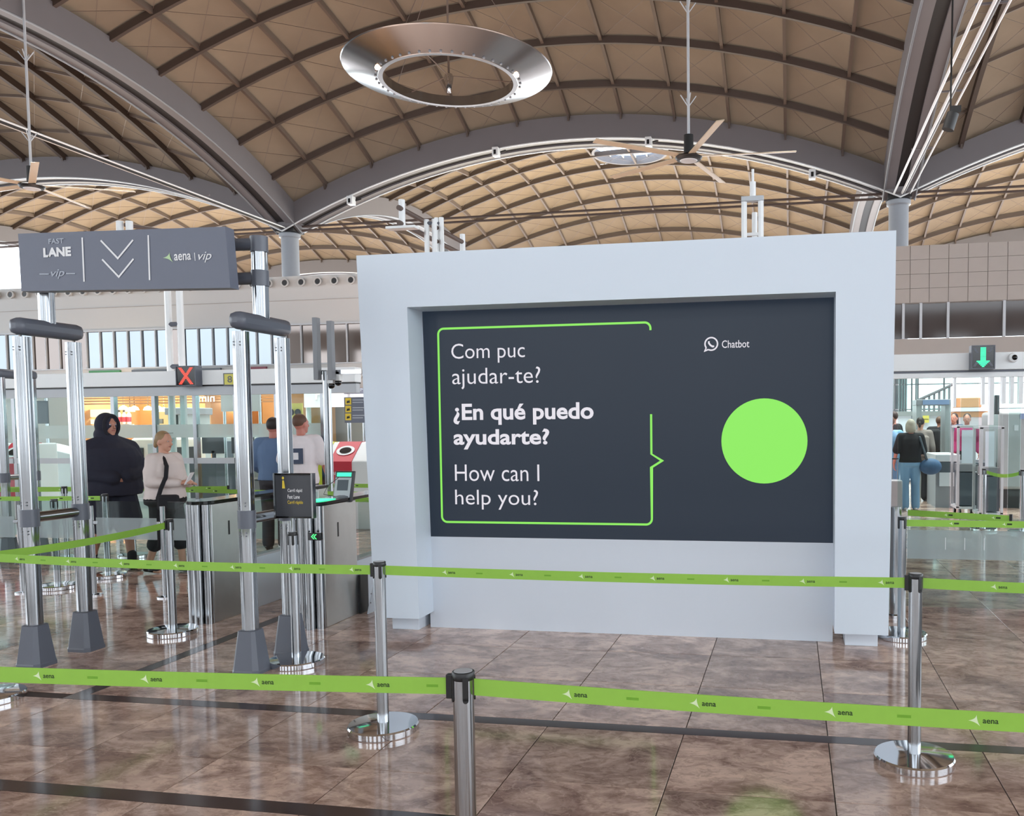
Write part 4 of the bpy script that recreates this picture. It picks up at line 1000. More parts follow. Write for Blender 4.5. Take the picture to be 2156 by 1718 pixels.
# ================================================================== BINS
def bin_unit(label, x0, x1, Y, zt, stripes):
    t = thing('recycling_bin', label, 'waste bin', ((x0+x1)/2, Y+.35, 0)); z0 = zt-.30
    MB().prismx([(Y, 0), (Y, z0), (Y+.34, zt), (Y+.7, zt), (Y+.7, 0)], x0, x1).build('body', 'bin_white', t, smooth=0, bev=.02)
    sl = Vector((0, .34, .30)).normalized(); nn = Vector((0, -sl.z, sl.y))
    for cx, wd, mt, txt in stripes:
        e = .008
        st = MB().prismx([(Y-e, .12), (Y-e, z0+.004), (Y+.34-.004, zt+e), (Y+.45, zt+e), (Y+.45, zt-.005), (Y+.34, zt-.005), (Y+.004, z0-.004), (Y+.004, .12)], cx-wd/2, cx+wd/2).build('flap', mt, t, smooth=0)
        cc = Vector((cx, Y+.18, z0+.16))+nn*.012
        def disc(r0, r1, h, mt_, nm):
            m = MB(); n = 28; vs = []
            for r in (r0, r1):
                for k in range(n):
                    a = 2*PI*k/n; vs.append(cc+Vector((1, 0, 0))*(r*math.cos(a))+sl*(r*.72*math.sin(a))+nn*h)
            if r0 > 0: m.add(vs, [(k, (k+1) % n, n+(k+1) % n, n+k) for k in range(n)])
            else: m.add(vs[n:], [tuple(range(n))])
            m.build(nm, mt_, st, smooth=0)
        disc(0, wd*.40, .004, 'bin_white', 'rim'); disc(0, wd*.26, .008, 'black_gloss', 'hole')
        if txt:
            m = MB(); add_text(m, txt, cx-wd*.34, cx+wd*.34, z0-.21, z0-.16, Y-e-.003, .01); m.build('bin_text', 'sign_white', st, smooth=0)
            m = MB(); m.prism([(cx-.05, z0-.62), (cx+.05, z0-.62), (cx+.05, z0-.40), (cx+.02, z0-.36), (cx-.02, z0-.36), (cx-.05, z0-.40)], Y-e-.004, Y-e-.002); m.build('can_symbol', 'yellow', st, smooth=0)
    return t
Yb = 12.6
xs_ = [V(x, 960, Yb).x for x in (648, 655, 681, 693, 740, 790)]
bin_unit('white waste bin unit with yellow and red flaps left of the screen', xs_[0], xs_[5], Yb, V(720, 931, Yb+.34).z, [((xs_[1]+xs_[2])/2-.06, .34, 'bin_yellow', ''), ((xs_[3]+xs_[4])/2, xs_[4]-xs_[3], 'red', 'AEROSOLES')])
xa, xb = V(-30, 960, 11.6).x, V(44, 960, 11.6).x
bin_unit('white waste bin unit with red flap at the left edge', xa-.6, xb, 11.6, V(10, 934, 11.9).z, [((V(14, 960, 11.6).x+V(38, 960, 11.6).x)/2-.12, .46, 'red', '')])
cb = thing('counter', 'white slant topped counter at far left behind the gantry', 'counter', (V(100, 960, 13).x, 13, 0))
x0, x1 = V(62, 960, 12.7).x, V(158, 960, 12.7).x; za, zb_ = V(70, 935, 12.7).z, V(150, 958, 12.7).z
MB().add([(x0, 12.7, 0), (x1, 12.7, 0), (x1, 12.7, zb_), (x0, 12.7, za), (x0, 13.3, 0), (x1, 13.3, 0), (x1, 13.3, zb_), (x0, 13.3, za)], [(0, 1, 2, 3), (7, 6, 5, 4), (0, 4, 5, 1), (1, 5, 6, 2), (2, 6, 7, 3), (3, 7, 4, 0)]).build('body', 'bin_white', cb, bev=.02)
MB().box(x0, x1, 12.68, 12.7, .08, .16).build('kick_strip', 'mid_grey', cb, smooth=0)

# ================================================================== BEHIND THE GLASS, LEFT: scanners, boards, shop
def box_px(name, mat, parent, l, t, r, b, Y, d=.3, bev=0, ground=False):
    x0, x1, z0, z1 = pbox(l, t, r, b, Y); return MB().box(x0, x1, Y, Y+d, 0 if ground else z0, z1).build(name, mat, parent, smooth=0, bev=bev)
def scanner(label, l, r, t, Y, mats=('scanner_beige', 'scanner_grey')):
    x0, x1 = V(l, 960, Y).x, V(r, 960, Y).x; zt = V((l+r)/2, t, Y).z; tt = thing('baggage_scanner', label, 'scanner', ((x0+x1)/2, Y+.6, 0))
    MB().box(x0, x1, Y, Y+1.2, .62, zt).build('housing', mats[0], tt, bev=.05); MB().box(x0-.2, x1+.2, Y+.1, Y+1.1, .0, .60).build('base', mats[1], tt, bev=.02)
    MB().box(x0-.3, x1+.3, Y+.2, Y+1.0, .60, .72).build('conveyor', 'slate', tt, bev=.01)
    MB().box(x0+.1, x0+.3, Y-.02, Y, zt-.4, zt-.2).build('control_panel', 'black_gloss', tt, smooth=0); MB().box(x0+.4, x1-.1, Y-.015, Y, .9, zt-.12).build('access_panel', mats[1], tt, bev=.01)
    for s in (0, 1): MB().box((x0-.02, x1-.0)[s], (x0, x1+.02)[s], Y+.25, Y+.95, .72, zt-.2).build('curtain', 'black', tt, smooth=0)
    return tt
scanner('beige baggage scanner behind the person in the white jacket', 276, 352, 922, 15.5)
scanner('grey baggage scanner behind the number 8 post', 445, 500, 918, 18.6, ('scanner_grey', 'slate'))
scanner('grey baggage scanner behind the right gantry leg', 520, 590, 925, 15.0, ('scanner_grey', 'mid_grey'))
dk = thing('security_desk', 'teal grey desk with monitors behind the glass doors', 'desk', (-10, 14, 0))
x0, x1 = V(380, 980, 14).x, V(455, 980, 14).x
MB().box(x0, x1, 14, 14.6, 0, 1.0).build('desk_body', 'slate', dk, bev=.01); MB().box(x0-.05, x1+.05, 13.95, 14.65, 1.0, 1.05).build('desk_top', 'light_grey', dk, bev=.006)
for x in (.3, .9): MB().box(x0+x, x0+x+.45, 14.2, 14.24, 1.15, 1.45).build('monitor', 'board_dark', dk, bev=.008); MB().box(x0+x+.2, x0+x+.25, 14.2, 14.25, 1.05, 1.2).build('monitor_foot', 'board_dark', dk, smooth=0)
bt = thing('body_scanner', 'pale upright scanner booth behind the white jacket', 'scanner', (-9.8, 17, 0))
x0, x1, z0, z1 = pbox(355, 862, 388, 1000, 17)
MB().box(x0, x0+.14, 17, 17.9, 0, z1).build('side', 'scanner_grey', bt, bev=.02); MB().box(x1-.14, x1, 17, 17.9, 0, z1).build('side', 'scanner_grey', bt, bev=.02); MB().box(x0-.04, x1+.04, 16.95, 17.95, z1-.12, z1+.04).build('lid', 'mid_grey', bt, bev=.02); MB().box(x0+.14, x1-.14, 17.8, 17.85, .2, z1-.15).build('back', 'slate', bt, smooth=0)
wb = thing('white_banner', 'blank white hanging board beside the right gantry leg', 'board', (V(506, 845, 15).x, 15, 2.5))
box_px('sheet', 'sign_white', wb, 465, 826, 547, 866, 13.4, .03); 
for x in (468, 543): 
    p = V(x, 866, 13.4); MB().cyl((p.x, 13.46, 0), (p.x, 13.46, p.z+.3), .025, 10).build('pole', 'steel', wb)
ys = thing('warning_sign', 'yellow notice with two round prohibition signs above the white shirt', 'sign', (V(620, 870, 14.5).x, 14.5, 2))
box_px('board', 'yellow_pale', ys, 604, 849, 637, 890, 14.5, .02)
for x in (613, 627):
    c = V(x, 868, 14.48); m = MB(); m.lathe([(.052, -.001), (.062, -.001), (.062, .0), (.052, .0)], (c.x, c.y, c.z), 24, 'Y'); m.build('ring', 'black', ys, smooth=0)
    MB().box(c.x-.03, c.x+.03, 14.476, 14.478, c.z-.02, c.z+.02).build('symbol', 'board_dark', ys, smooth=0); MB().cbox((c.x, 14.474, c.z), (.11, .002, .012), ry=.8).build('bar', 'black', ys, smooth=0)
p = V(620, 890, 14.5); MB().cyl((p.x, 14.53, 0), (p.x, 14.53, p.z+.3), .02, 8).build('pole', 'steel', ys)
ib = thing('info_board', 'dark information board with three yellow pictograms left of the screen', 'sign', (V(747, 850, 14).x, 14, 2))
box_px('board', 'sign_grey', ib, 725, 836, 790, 890, 14, .03)
for k in range(3):
    f_ = box_px('pictogram', 'yellow', ib, 727, 838+16.3*k, 739, 852+16.3*k, 13.99, .008); x0, x1, z0, z1 = pbox(729.5, 842+16.3*k, 736.5, 849+16.3*k, 13.985)
    m = MB(); m.prism([(x0, z0), (x1, z0+.01), (x1-.01, z1), ((x0+x1)/2, z1-.02), (x0+.01, z1-.01)], 13.985, 13.988); m.build('symbol', 'black', f_, smooth=0)
    for j in range(2): box_px('text_line', 'sign_pale', ib, 742, 841+16.3*k+5*j, 768-4*j, 843+16.3*k+5*j, 13.99, .008)
for x in (732, 764): p = V(x, 890, 14); MB().cyl((p.x, 14.05, 0), (p.x, 14.05, p.z+.1), .03, 8).build('pole', 'steel', ib)
hb = thing('header_sign', 'dark strip sign with a round red and white symbol near the screen edge', 'sign', (V(747, 823, 20).x, 20, 3))
box_px('board', 'sign_grey', hb, 724, 817, 800, 829, 20, .05)
c = V(731, 823, 19.98); MB().lathe([(0, -.002), (.055, -.002)], (c.x, c.y, c.z), 20, 'Y').build('red_ring', 'red', hb, smooth=0); MB().lathe([(0, -.004), (.035, -.004)], (c.x, c.y, c.z), 20, 'Y').build('symbol', 'sign_white', hb, smooth=0)
for j in range(3): box_px('text_line', 'sign_pale', hb, 740, 819+3*j, 764-3*j, 820.2+3*j, 19.99, .008)
for x in (730, 785): p = V(x, 829, 20); MB().cyl((p.x, 20.1, 0), (p.x, 20.1, p.z+.1), .04, 8).build('pole', 'light_grey', hb)
lb = thing('info_board', 'grey and beige information board seen between the left gantry tubes', 'sign', (V(78, 860, 13.8).x, 13.8, 2))
box_px('board', 'slate', lb, 70, 844, 98, 892, 13.8, .04); box_px('yellow_strip', 'yellow_pale', lb, 60, 846, 70, 892, 13.8, .04); box_px('board', 'mid_grey', lb, 60, 828, 97, 838, 13.8, .04)
for x in (66, 94): p = V(x, 892, 13.8); MB().cyl((p.x, 13.86, 0), (p.x, 13.86, p.z+.5), .03, 8).build('pole', 'steel', lb)
# shop at the back
YSH = 26.0
sh = thing('shop', 'warm lit shop with shelves and hanging lamps behind the glass doors', 'shop', (-19, YSH+1.5, 0))
X0, X1 = V(150, 860, YSH).x, V(600, 860, YSH).x
zf0, zf1 = V(330, 826, YSH).z, V(330, 800, YSH).z
MB().box(X0, X1, YSH+3.0, YSH+3.2, 0, zf1).build('back_wall', 'wood_warm', sh, smooth=0)
MB().box(X0, X1, YSH+.2, YSH+3.2, zf0+.25, zf1).build('ceiling_slab', 'wood_warm', sh, smooth=0)
MB().box(X0, X1, YSH, YSH+.2, zf0, zf1+.15).build('fascia', 'slate', sh, smooth=0)
for k in range(4): MB().box(X0, X1, YSH-.06+.1*k, YSH-.02+.1*k, zf0-.11-.09*k, zf0-.06-.09*k).build('slat', 'wood_warm', sh, smooth=0)
for x in (X0, X1-.2, V(428, 860, YSH).x): MB().box(x, x+.2, YSH+.1, YSH+3.0, 0, zf0).build('side_wall', 'wood_warm', sh, smooth=0)
def pane(l, t, r, b, mt, nm, Y): return box_px(nm, mt, sh, l, t, r, b, Y, .06)
pane(170, 862, 231, 878, 'display_glow', 'lit_display', YSH+.6); pane(172, 883, 216, 893, 'display_glow', 'lit_display', YSH+.6); pane(170, 905, 205, 930, 'shop_glow', 'lit_display', YSH+.6)
pane(322, 866, 352, 900, 'shop_glow', 'lit_niche', YSH+2.6); pane(391, 874, 404, 896, 'shop_glow', 'lit_niche', YSH+2.6)
pane(320, 882, 342, 892, 'slate', 'case', YSH+2.0)
arch_c = V(449, 893, YSH+2.5); m = MB()
po_ = [(arch_c.x+.30*math.cos(a), arch_c.z+.1+.42*math.sin(a)) for a in [PI*k/12 for k in range(13)]]; pi_ = [(arch_c.x+.2*math.cos(a), arch_c.z+.1+.30*math.sin(a)) for a in [PI*k/12 for k in range(13)]]
for k in range(12): m.prism([po_[k], po_[k+1], pi_[k+1], pi_[k]], YSH+2.5, YSH+2.6)
m.build('arch', 'shop_glow', sh, smooth=0)
bot = MB().lathe([(0, 0), (.07, 0), (.075, .02), (.075, .34), (.03, .42), (.026, .52), (0, .52)], n=14); sl_ = pane(246, 893, 280, 896, 'light_grey', 'shelf', YSH+1.5)
bmesh_ = bot.mesh('bottle', 'sign_white', 40)
for k in range(3):
    p = V(252+10*k, 893, YSH+1.53); b_ = inst('bottle', bmesh_, None, (p.x, YSH+1.53, p.z+.002)); tag(b_, ['pale bottle at the left end of the shop shelf', 'pale middle bottle on the shop shelf', 'pale bottle at the right end of the shop shelf'][k], 'bottle', 'bottles on the shop shelf')
    kk = MB().lathe([(0, .43), (.034, .43), (.034, .53), (0, .535)], n=10).build('neck_cap', 'black', b_, world=False); MB().lathe([(.0765, .08), (.0765, .26)], n=14).build('bottle_label', 'red', b_, world=False)
for x, y in ((274, 866), (283, 863), (312, 863), (332, 862), (260, 862), (345, 866)):
    p = V(x, y, YSH+1.0); lm = MB().lathe([(0, 0), (.16, -.01), (.12, .08), (.03, .14), (0, .15)], (p.x, p.y, p.z), 16).build('pendant_lamp', 'lamp_warm', sh); MB().cyl((p.x, p.y, p.z+.14), (p.x, p.y, zf0+.3), .012, 6).build('lamp_cord', 'black', lm)
for k, x in enumerate((200, 290, 380, 500)):
    p = V(x, 850, YSH+1.5); ld = bpy.data.lights.new('shop_lamp', 'POINT'); ld.energy = 80; ld.color = (1, .80, .56); ld.shadow_soft_size = .25
    lo = bpy.data.objects.new('shop_lamp', ld); COL.objects.link(lo); lo.location = (p.x, YSH+1.4, zf0-.25); lo.parent = None
m = MB()
for body, l, r in (('nim', 418, 452),): a0, a1, b0, b1 = pbox(l, 830, r, 846, YSH-.04); add_text(m, body, a0, a1, b0, b1, YSH-.04, .02, mirror=True); m.build('shop_lettering', 'sign_white', sh, smooth=0)
st = thing('glass_lettering', 'white letters on the grey band left of the screen', 'lettering', (V(690, 830, 22).x, 22, 2.6))
box_px('band', 'light_grey', st, 640, 824, 795, 857, 22, .05); m = MB(); a0, a1, b0, b1 = pbox(663, 822, 679, 841, 21.98); add_text(m, 'h', a0, a1, b0, b1, 21.98, .02, mirror=True); m.build('letter', 'sign_white', st, smooth=0)
m = MB(); a0, a1, b0, b1 = pbox(704, 826, 717, 841, 21.98); add_text(m, 'r,', a0, a1, b0, b1, 21.98, .0, mirror=True); m.build('letter', 'sign_white', st, smooth=0)
p0, p1 = V(645, 857, 22), V(790, 857, 22)
for p in (p0, p1): MB().box(p.x-.05, p.x+.05, 22.05, 22.15, 0, p.z+.1).build('post', 'light_grey', st, smooth=0)
MB().box(p0.x, p1.x, 22.02, 22.04, .9, p0.z).build('glass_pane', 'fence_glass', st, smooth=0)
for lab, l, t, r, b, mt in (('green advert strip on the white wall above the shop', 187, 780, 252, 788, 'adv_green'), ('dark blue advert strip above the shop', 277, 778, 350, 787, 'slate'), ('dark advert strip right of the red cross', 414, 775, 464, 782, 'slate'), ('dark red advert strip between the right gantry tubes', 521, 772, 560, 781, 'adv_red')):
    if mt not in M: pm(mt, (52, 128, 78) if 'green' in mt else (128, 62, 78), .5)
    x0, x1, z0, z1 = pbox(l, t, r, b, 29.9); o = MB().box(x0, x1, 29.9, 29.99, z0, z1).build('advert_strip', mt, None, smooth=0); tag(o, lab, 'advert', 'advert strips over the shops')

# ================================================================== RIGHT BACKGROUND
wd_ = thing('window_2', 'tall bright windows with thin mullions at far right', None, (5, YW+2, 0), kind='structure')
Yx = 31.0
for x in (1884, 1895, 1901, 1907, 1920, 1929, 1933, 1988): p = V(x, 820, Yx); MB().box(p.x-.022, p.x+.022, Yx, Yx+.1, 1.2, 4.0).build('mullion', 'mid_grey', wd_, smooth=0)
for z in (2.0, 2.85): MB().box(2.5, 8, Yx+.02, Yx+.08, z-.02, z+.02).build('transom', 'light_grey', wd_, smooth=0)
MB().box(2.5, 12, Yx+.05, Yx+.06, 1.2, 4.0).build('pane', 'clear_glass', wd_, smooth=0)
MB().box(-2, 12, Yx, Yx+.3, 0, 1.9).build('sill_wall', 'wall_white', wd_, smooth=0)
wl2 = thing('partition', 'long white low partition behind the queue at right', 'partition', (3.5, 24, 0)); x0, x1, z0, z1 = pbox(1860, 875, 2100, 1000, 24)
for k in range(4): MB().box(x0+(x1-x0)*k/4+.01, x0+(x1-x0)*(k+1)/4-.01, 24, 24.1, .05, z1).build('panel', 'panel_white', wl2, smooth=0)
MB().box(x0, x1, 23.95, 24.15, z1, z1+.12).build('top_band', 'scanner_grey', wl2, smooth=0); MB().box(x0, x1, 23.98, 24.12, 0, .05).build('kick', 'grey_plastic', wl2, smooth=0)
yn = thing('small_notice', 'small yellow notice on the white partition', 'sign', (V(1949, 891, 23.9).x, 23.93, 1.6)); box_px('sheet', 'yellow_pale', yn, 1943, 875, 1956, 890, 23.93, .015); box_px('text_line', 'board_dark', yn, 1944, 882, 1955, 883, 23.92, .008)
es = thing('stair_balustrade', 'glass stair balustrade rising to the right above the queue', 'balustrade', (4, 27, 0))
s0, s1 = V(1925, 846, 27), V(2010, 808, 27); n = 8
for k in range(n+1):
    u = k/n; p = s0.lerp(s1, u); MB().box(p.x-.03, p.x+.03, 27, 27.06, p.z-1.0, p.z).build('post', 'mid_grey', es, smooth=0)
    if k < n:
        q = s0.lerp(s1, (k+1)/n); MB().add([(p.x+.03, 27.03, p.z-.95), (q.x-.03, 27.03, q.z-.95), (q.x-.03, 27.03, q.z-.05), (p.x+.03, 27.03, p.z-.05), (p.x+.03, 27.04, p.z-.95), (q.x-.03, 27.04, q.z-.95), (q.x-.03, 27.04, q.z-.05), (p.x+.03, 27.04, p.z-.05)], [(0, 1, 2, 3), (7, 6, 5, 4), (0, 4, 5, 1), (3, 2, 6, 7)]).build('glass_pane', 'fence_glass', es, smooth=0)
MB().cyl(s0, s1, .04, 8).build('handrail', 'mid_grey', es)
MB().add([(s0.x, 26.9, 0), (s1.x+1.2, 26.9, 0), (s1.x+1.2, 26.9, s1.z-1.0), (s1.x, 26.9, s1.z-1.0), (s0.x, 26.9, s0.z-1.0), (s0.x, 27.6, 0), (s1.x+1.2, 27.6, 0), (s1.x+1.2, 27.6, s1.z-1.0), (s1.x, 27.6, s1.z-1.0), (s0.x, 27.6, s0.z-1.0)],
         [(0, 1, 2, 3, 4), (9, 8, 7, 6, 5), (4, 3, 8, 9), (3, 2, 7, 8), (1, 6, 7, 2), (0, 4, 9, 5)]).build('stair_flank', 'wall_white', es, smooth=0)
od = thing('service_counter', 'orange wood counter under the balcony at right', 'counter', (V(2040, 845, 23).x, 23, 0))
box_px('front', 'wood_warm', od, 2013, 837, 2067, 858, 23, .5, .02); box_px('front', 'wood_warm', od, 2008, 866, 2095, 878, 23.2, .5, .02); box_px('shelf', 'panel_white', od, 2010, 858, 2080, 866, 23, .6); x0, x1, z0, z1 = pbox(2010, 862, 2070, 900, 23.3); MB().box(x0, x1, 23.3, 23.7, 0, z1).build('base', 'panel_inner', od, smooth=0)
# white posts of the right portal
for l, r, t_, b in ((2007, 2012, 786, 857), (2066, 2072, 786, 852), (2082, 2091, 782, 895), (2108, 2116, 782, 850), (2126, 2133, 782, 850), (2144, 2152, 782, 850)):
    x0, x1, z0, z1 = pbox(l, t_, r, b, YR+.1); MB().box(x0, x1, YR+.05, YR+.15, z0, 2.21).build('door_post', 'white_tube', pr, smooth=0)
pxr = [V(x, 900, YR+.1).x for x in (1880, 2011, 2071, 2112, 2160)]
for a, b in zip(pxr[:-1], pxr[1:]): MB().box(a+.06, b-.06, YR+.09, YR+.10, .06, 2.2).build('glass_pane', 'clear_glass', pr, smooth=0)
md = thing('metal_detector', 'grey walk through metal detector arch with blue top at right', 'detector', (V(1962, 950, 19).x, 19, 0))
for l, r in ((1929, 1941), (1990, 2002)): x0, x1, z0, z1 = pbox(l, 844, r, 960, 19); MB().box(x0, x1, 19, 19.6, 0, z1).build('side_panel', 'scanner_grey', md, bev=.01)
x0, x1, z0, z1 = pbox(1929, 841, 2002, 853, 19); MB().box(x0, x1, 18.98, 19.62, z0, z1).build('lintel', 'mid_grey', md, bev=.01); x0, x1, z0, z1 = pbox(1943, 842, 1999, 852, 18.96); pm('detector_blue', (120, 142, 176), .4); MB().box(x0, x1, 18.96, 18.98, z0, z1).build('blue_strip', 'detector_blue', md, smooth=0)
cv = thing('conveyor_table', 'white and dark conveyor table end beyond the queue', 'conveyor', (V(1990, 1000, 17).x, 17, 0))
box_px('top', 'light_grey', cv, 1970, 957, 2022, 972, 17, 1.2, .01); box_px('dark_panel', 'slate', cv, 1974, 973, 2014, 994, 17.02, 1.1, .01); box_px('drawer', 'light_grey', cv, 1978, 995, 2012, 1024, 17, .5, .005); x0, x1, z0, z1 = pbox(1970, 972, 2012, 1033, 17.05); MB().box(x0, x1, 17.05, 18.1, 0, z1).build('base', 'mid_grey', cv, smooth=0)
def trolley(label, l, r, t_, b, Y):
    x0, x1, z0, z1 = pbox(l, t_, r, b, Y); t = thing('tray_trolley', label, 'trolley', ((x0+x1)/2, Y+.3, 0), group='tray trolleys'); z0 = .14
    for x in (x0, x1):
        for y in (Y, Y+.55): MB().box(x-.02, x+.02, y-.02, y+.02, z0, z1).build('upright', 'light_grey', t, smooth=0)
    for z in (z0, z1):
        MB().box(x0-.02, x1+.02, Y-.02, Y+.57, z-.02, z+.02).build('frame', 'light_grey', t, smooth=0)
    zm = z0+(z1-z0)*.52
    MB().box(x0+.03, x1-.03, Y+.02, Y+.5, z0+.04, zm-.12).build('lower_panel', 'slate', t, smooth=0); MB().box(x0+.03, x1-.03, Y+.02, Y+.5, zm-.1, zm+.02).build('tray_stack', 'mid_grey', t, smooth=0); MB().box(x0+.06, x1-.12, Y+.0, Y+.02, zm+.04, z1-.06).build('white_board', 'panel_white', t, smooth=0)
    for x in (x0+.04, x1-.04):
        for y in (Y+.02, Y+.5): MB().cyl((x-.018, y, .06), (x+.018, y, .06), .06, 16).build('wheel', 'black', t); MB().box(x-.012, x+.012, y-.02, y+.02, .08, .15).build('castor_fork', 'grey_plastic', t, smooth=0)
    return t
trolley('silver tray trolley right of the conveyor table', 2017, 2064, 898, 1040, 15.6); trolley('silver tray trolley nearest the right picture edge', 2066, 2110, 900, 1052, 14.6)
bs = thing('baggage_scanner', 'big grey scanner at the right picture edge', 'scanner', (V(2135, 930, 17).x, 17.5, 0)); x0, x1, z0, z1 = pbox(2104, 866, 2220, 1000, 17)
MB().box(x0, x1, 17, 18.6, .35, z1).build('housing', 'scanner_grey', bs, bev=.06); MB().box(x0+.05, x1, 17.1, 18.5, 0, .35).build('base', 'black', bs, smooth=0); MB().box(x0-.7, x0, 17.2, 18.3, .72, .84).build('conveyor', 'slate', bs, bev=.01); MB().box(x0+.25, x0+.32, 16.97, 17, z1-.35, z1-.25).build('control_panel', 'light_grey', bs, smooth=0); x2, _, _, zq = pbox(2094, 868, 2104, 900, 16.9); MB().box(x2, x2+.08, 16.9, 16.98, z1-.05, z1+.3).build('hand_rail', 'black', bs, smooth=0); MB().box(x0+.35, x1, 16.98, 17.0, z1-.14, z1-.04).build('blue_strip', 'detector_blue', bs, smooth=0)

# ================================================================== PEOPLE
for nm, c, r in (('skin', (200, 150, 128), .5), ('skin_tan', (176, 124, 104), .5), ('skin_arm', (190, 122, 108), .5), ('hair_dark', (40, 32, 30), .6), ('hair_brown', (92, 66, 52), .6), ('hair_blond', (150, 124, 90), .6), ('hair_grey', (168, 160, 146), .6),
                 ('navy', (34, 36, 52), .85), ('hoodie_lining', (26, 26, 36), .85), ('cream', (216, 204, 200), .8), ('white_shirt', (228, 222, 226), .8), ('black_cloth', (24, 24, 30), .85), ('charcoal', (52, 52, 58), .85),
                 ('jeans', (122, 160, 194), .8), ('denim_shirt', (96, 122, 158), .8), ('light_blue', (130, 178, 214), .8), ('taupe', (134, 124, 120), .85), ('beige_cloth', (190, 182, 170), .85), ('white_shoe', (226, 228, 230), .5), ('bag_blue', (62, 92, 128), .7), ('paper', (230, 230, 234), .6), ('lips', (158, 92, 86), .5), ('print_blue', (66, 78, 100), .7), ('magenta', (150, 50, 100), .8), ('dark_blue', (40, 66, 92), .8), ('suitcase_grey', (150, 154, 160), .4)):
    pm(nm, c, r, var=.08, scale=9)
def soft(o, vox, it=3, fac=.6):
    r = o.modifiers.new('remesh', 'REMESH'); r.mode = 'VOXEL'; r.voxel_size = vox; r.use_smooth_shade = True
    if it: m = o.modifiers.new('smooth', 'SMOOTH'); m.iterations = it; m.factor = fac
    return o
def hand(mb, wr, d, up, s=1.0, curl=.5, thumb=1):
    d = Vector(d).normalized(); up = Vector(up); up = (up-d*up.dot(d)).normalized(); sd = d.cross(up)*thumb; wr = Vector(wr)
    for q in (-.5, -.17, .17, .5): mb.cap(wr+d*.012*s+sd*(q*.036*s), wr+d*.082*s+sd*(q*.066*s), .016*s, .0125*s, 10)
    for q, ln in ((-.5, .058), (-.17, .072), (.17, .080), (.5, .070)):
        p0 = wr+d*.085*s+sd*(q*.068*s); d1 = (d*math.cos(curl*.7)-up*math.sin(curl*.7)); p1 = p0+d1*(ln*.5*s); d2 = (d*math.cos(curl*1.7)-up*math.sin(curl*1.7)); p2 = p1+d2*(ln*.5*s)
        mb.cap(p0, p1, .0098*s, .0088*s, 8); mb.cap(p1, p2, .0088*s, .0072*s, 8)
    t0 = wr+d*.022*s+sd*.026*s; t1 = t0+(d*.55+sd*.8-up*.2).normalized()*(.042*s); t2 = t1+(d*.85+sd*.3-up*.35).normalized()*(.034*s)
    mb.cap(t0, t1, .0135*s, .0105*s, 8); mb.cap(t1, t2, .0105*s, .008*s, 8)
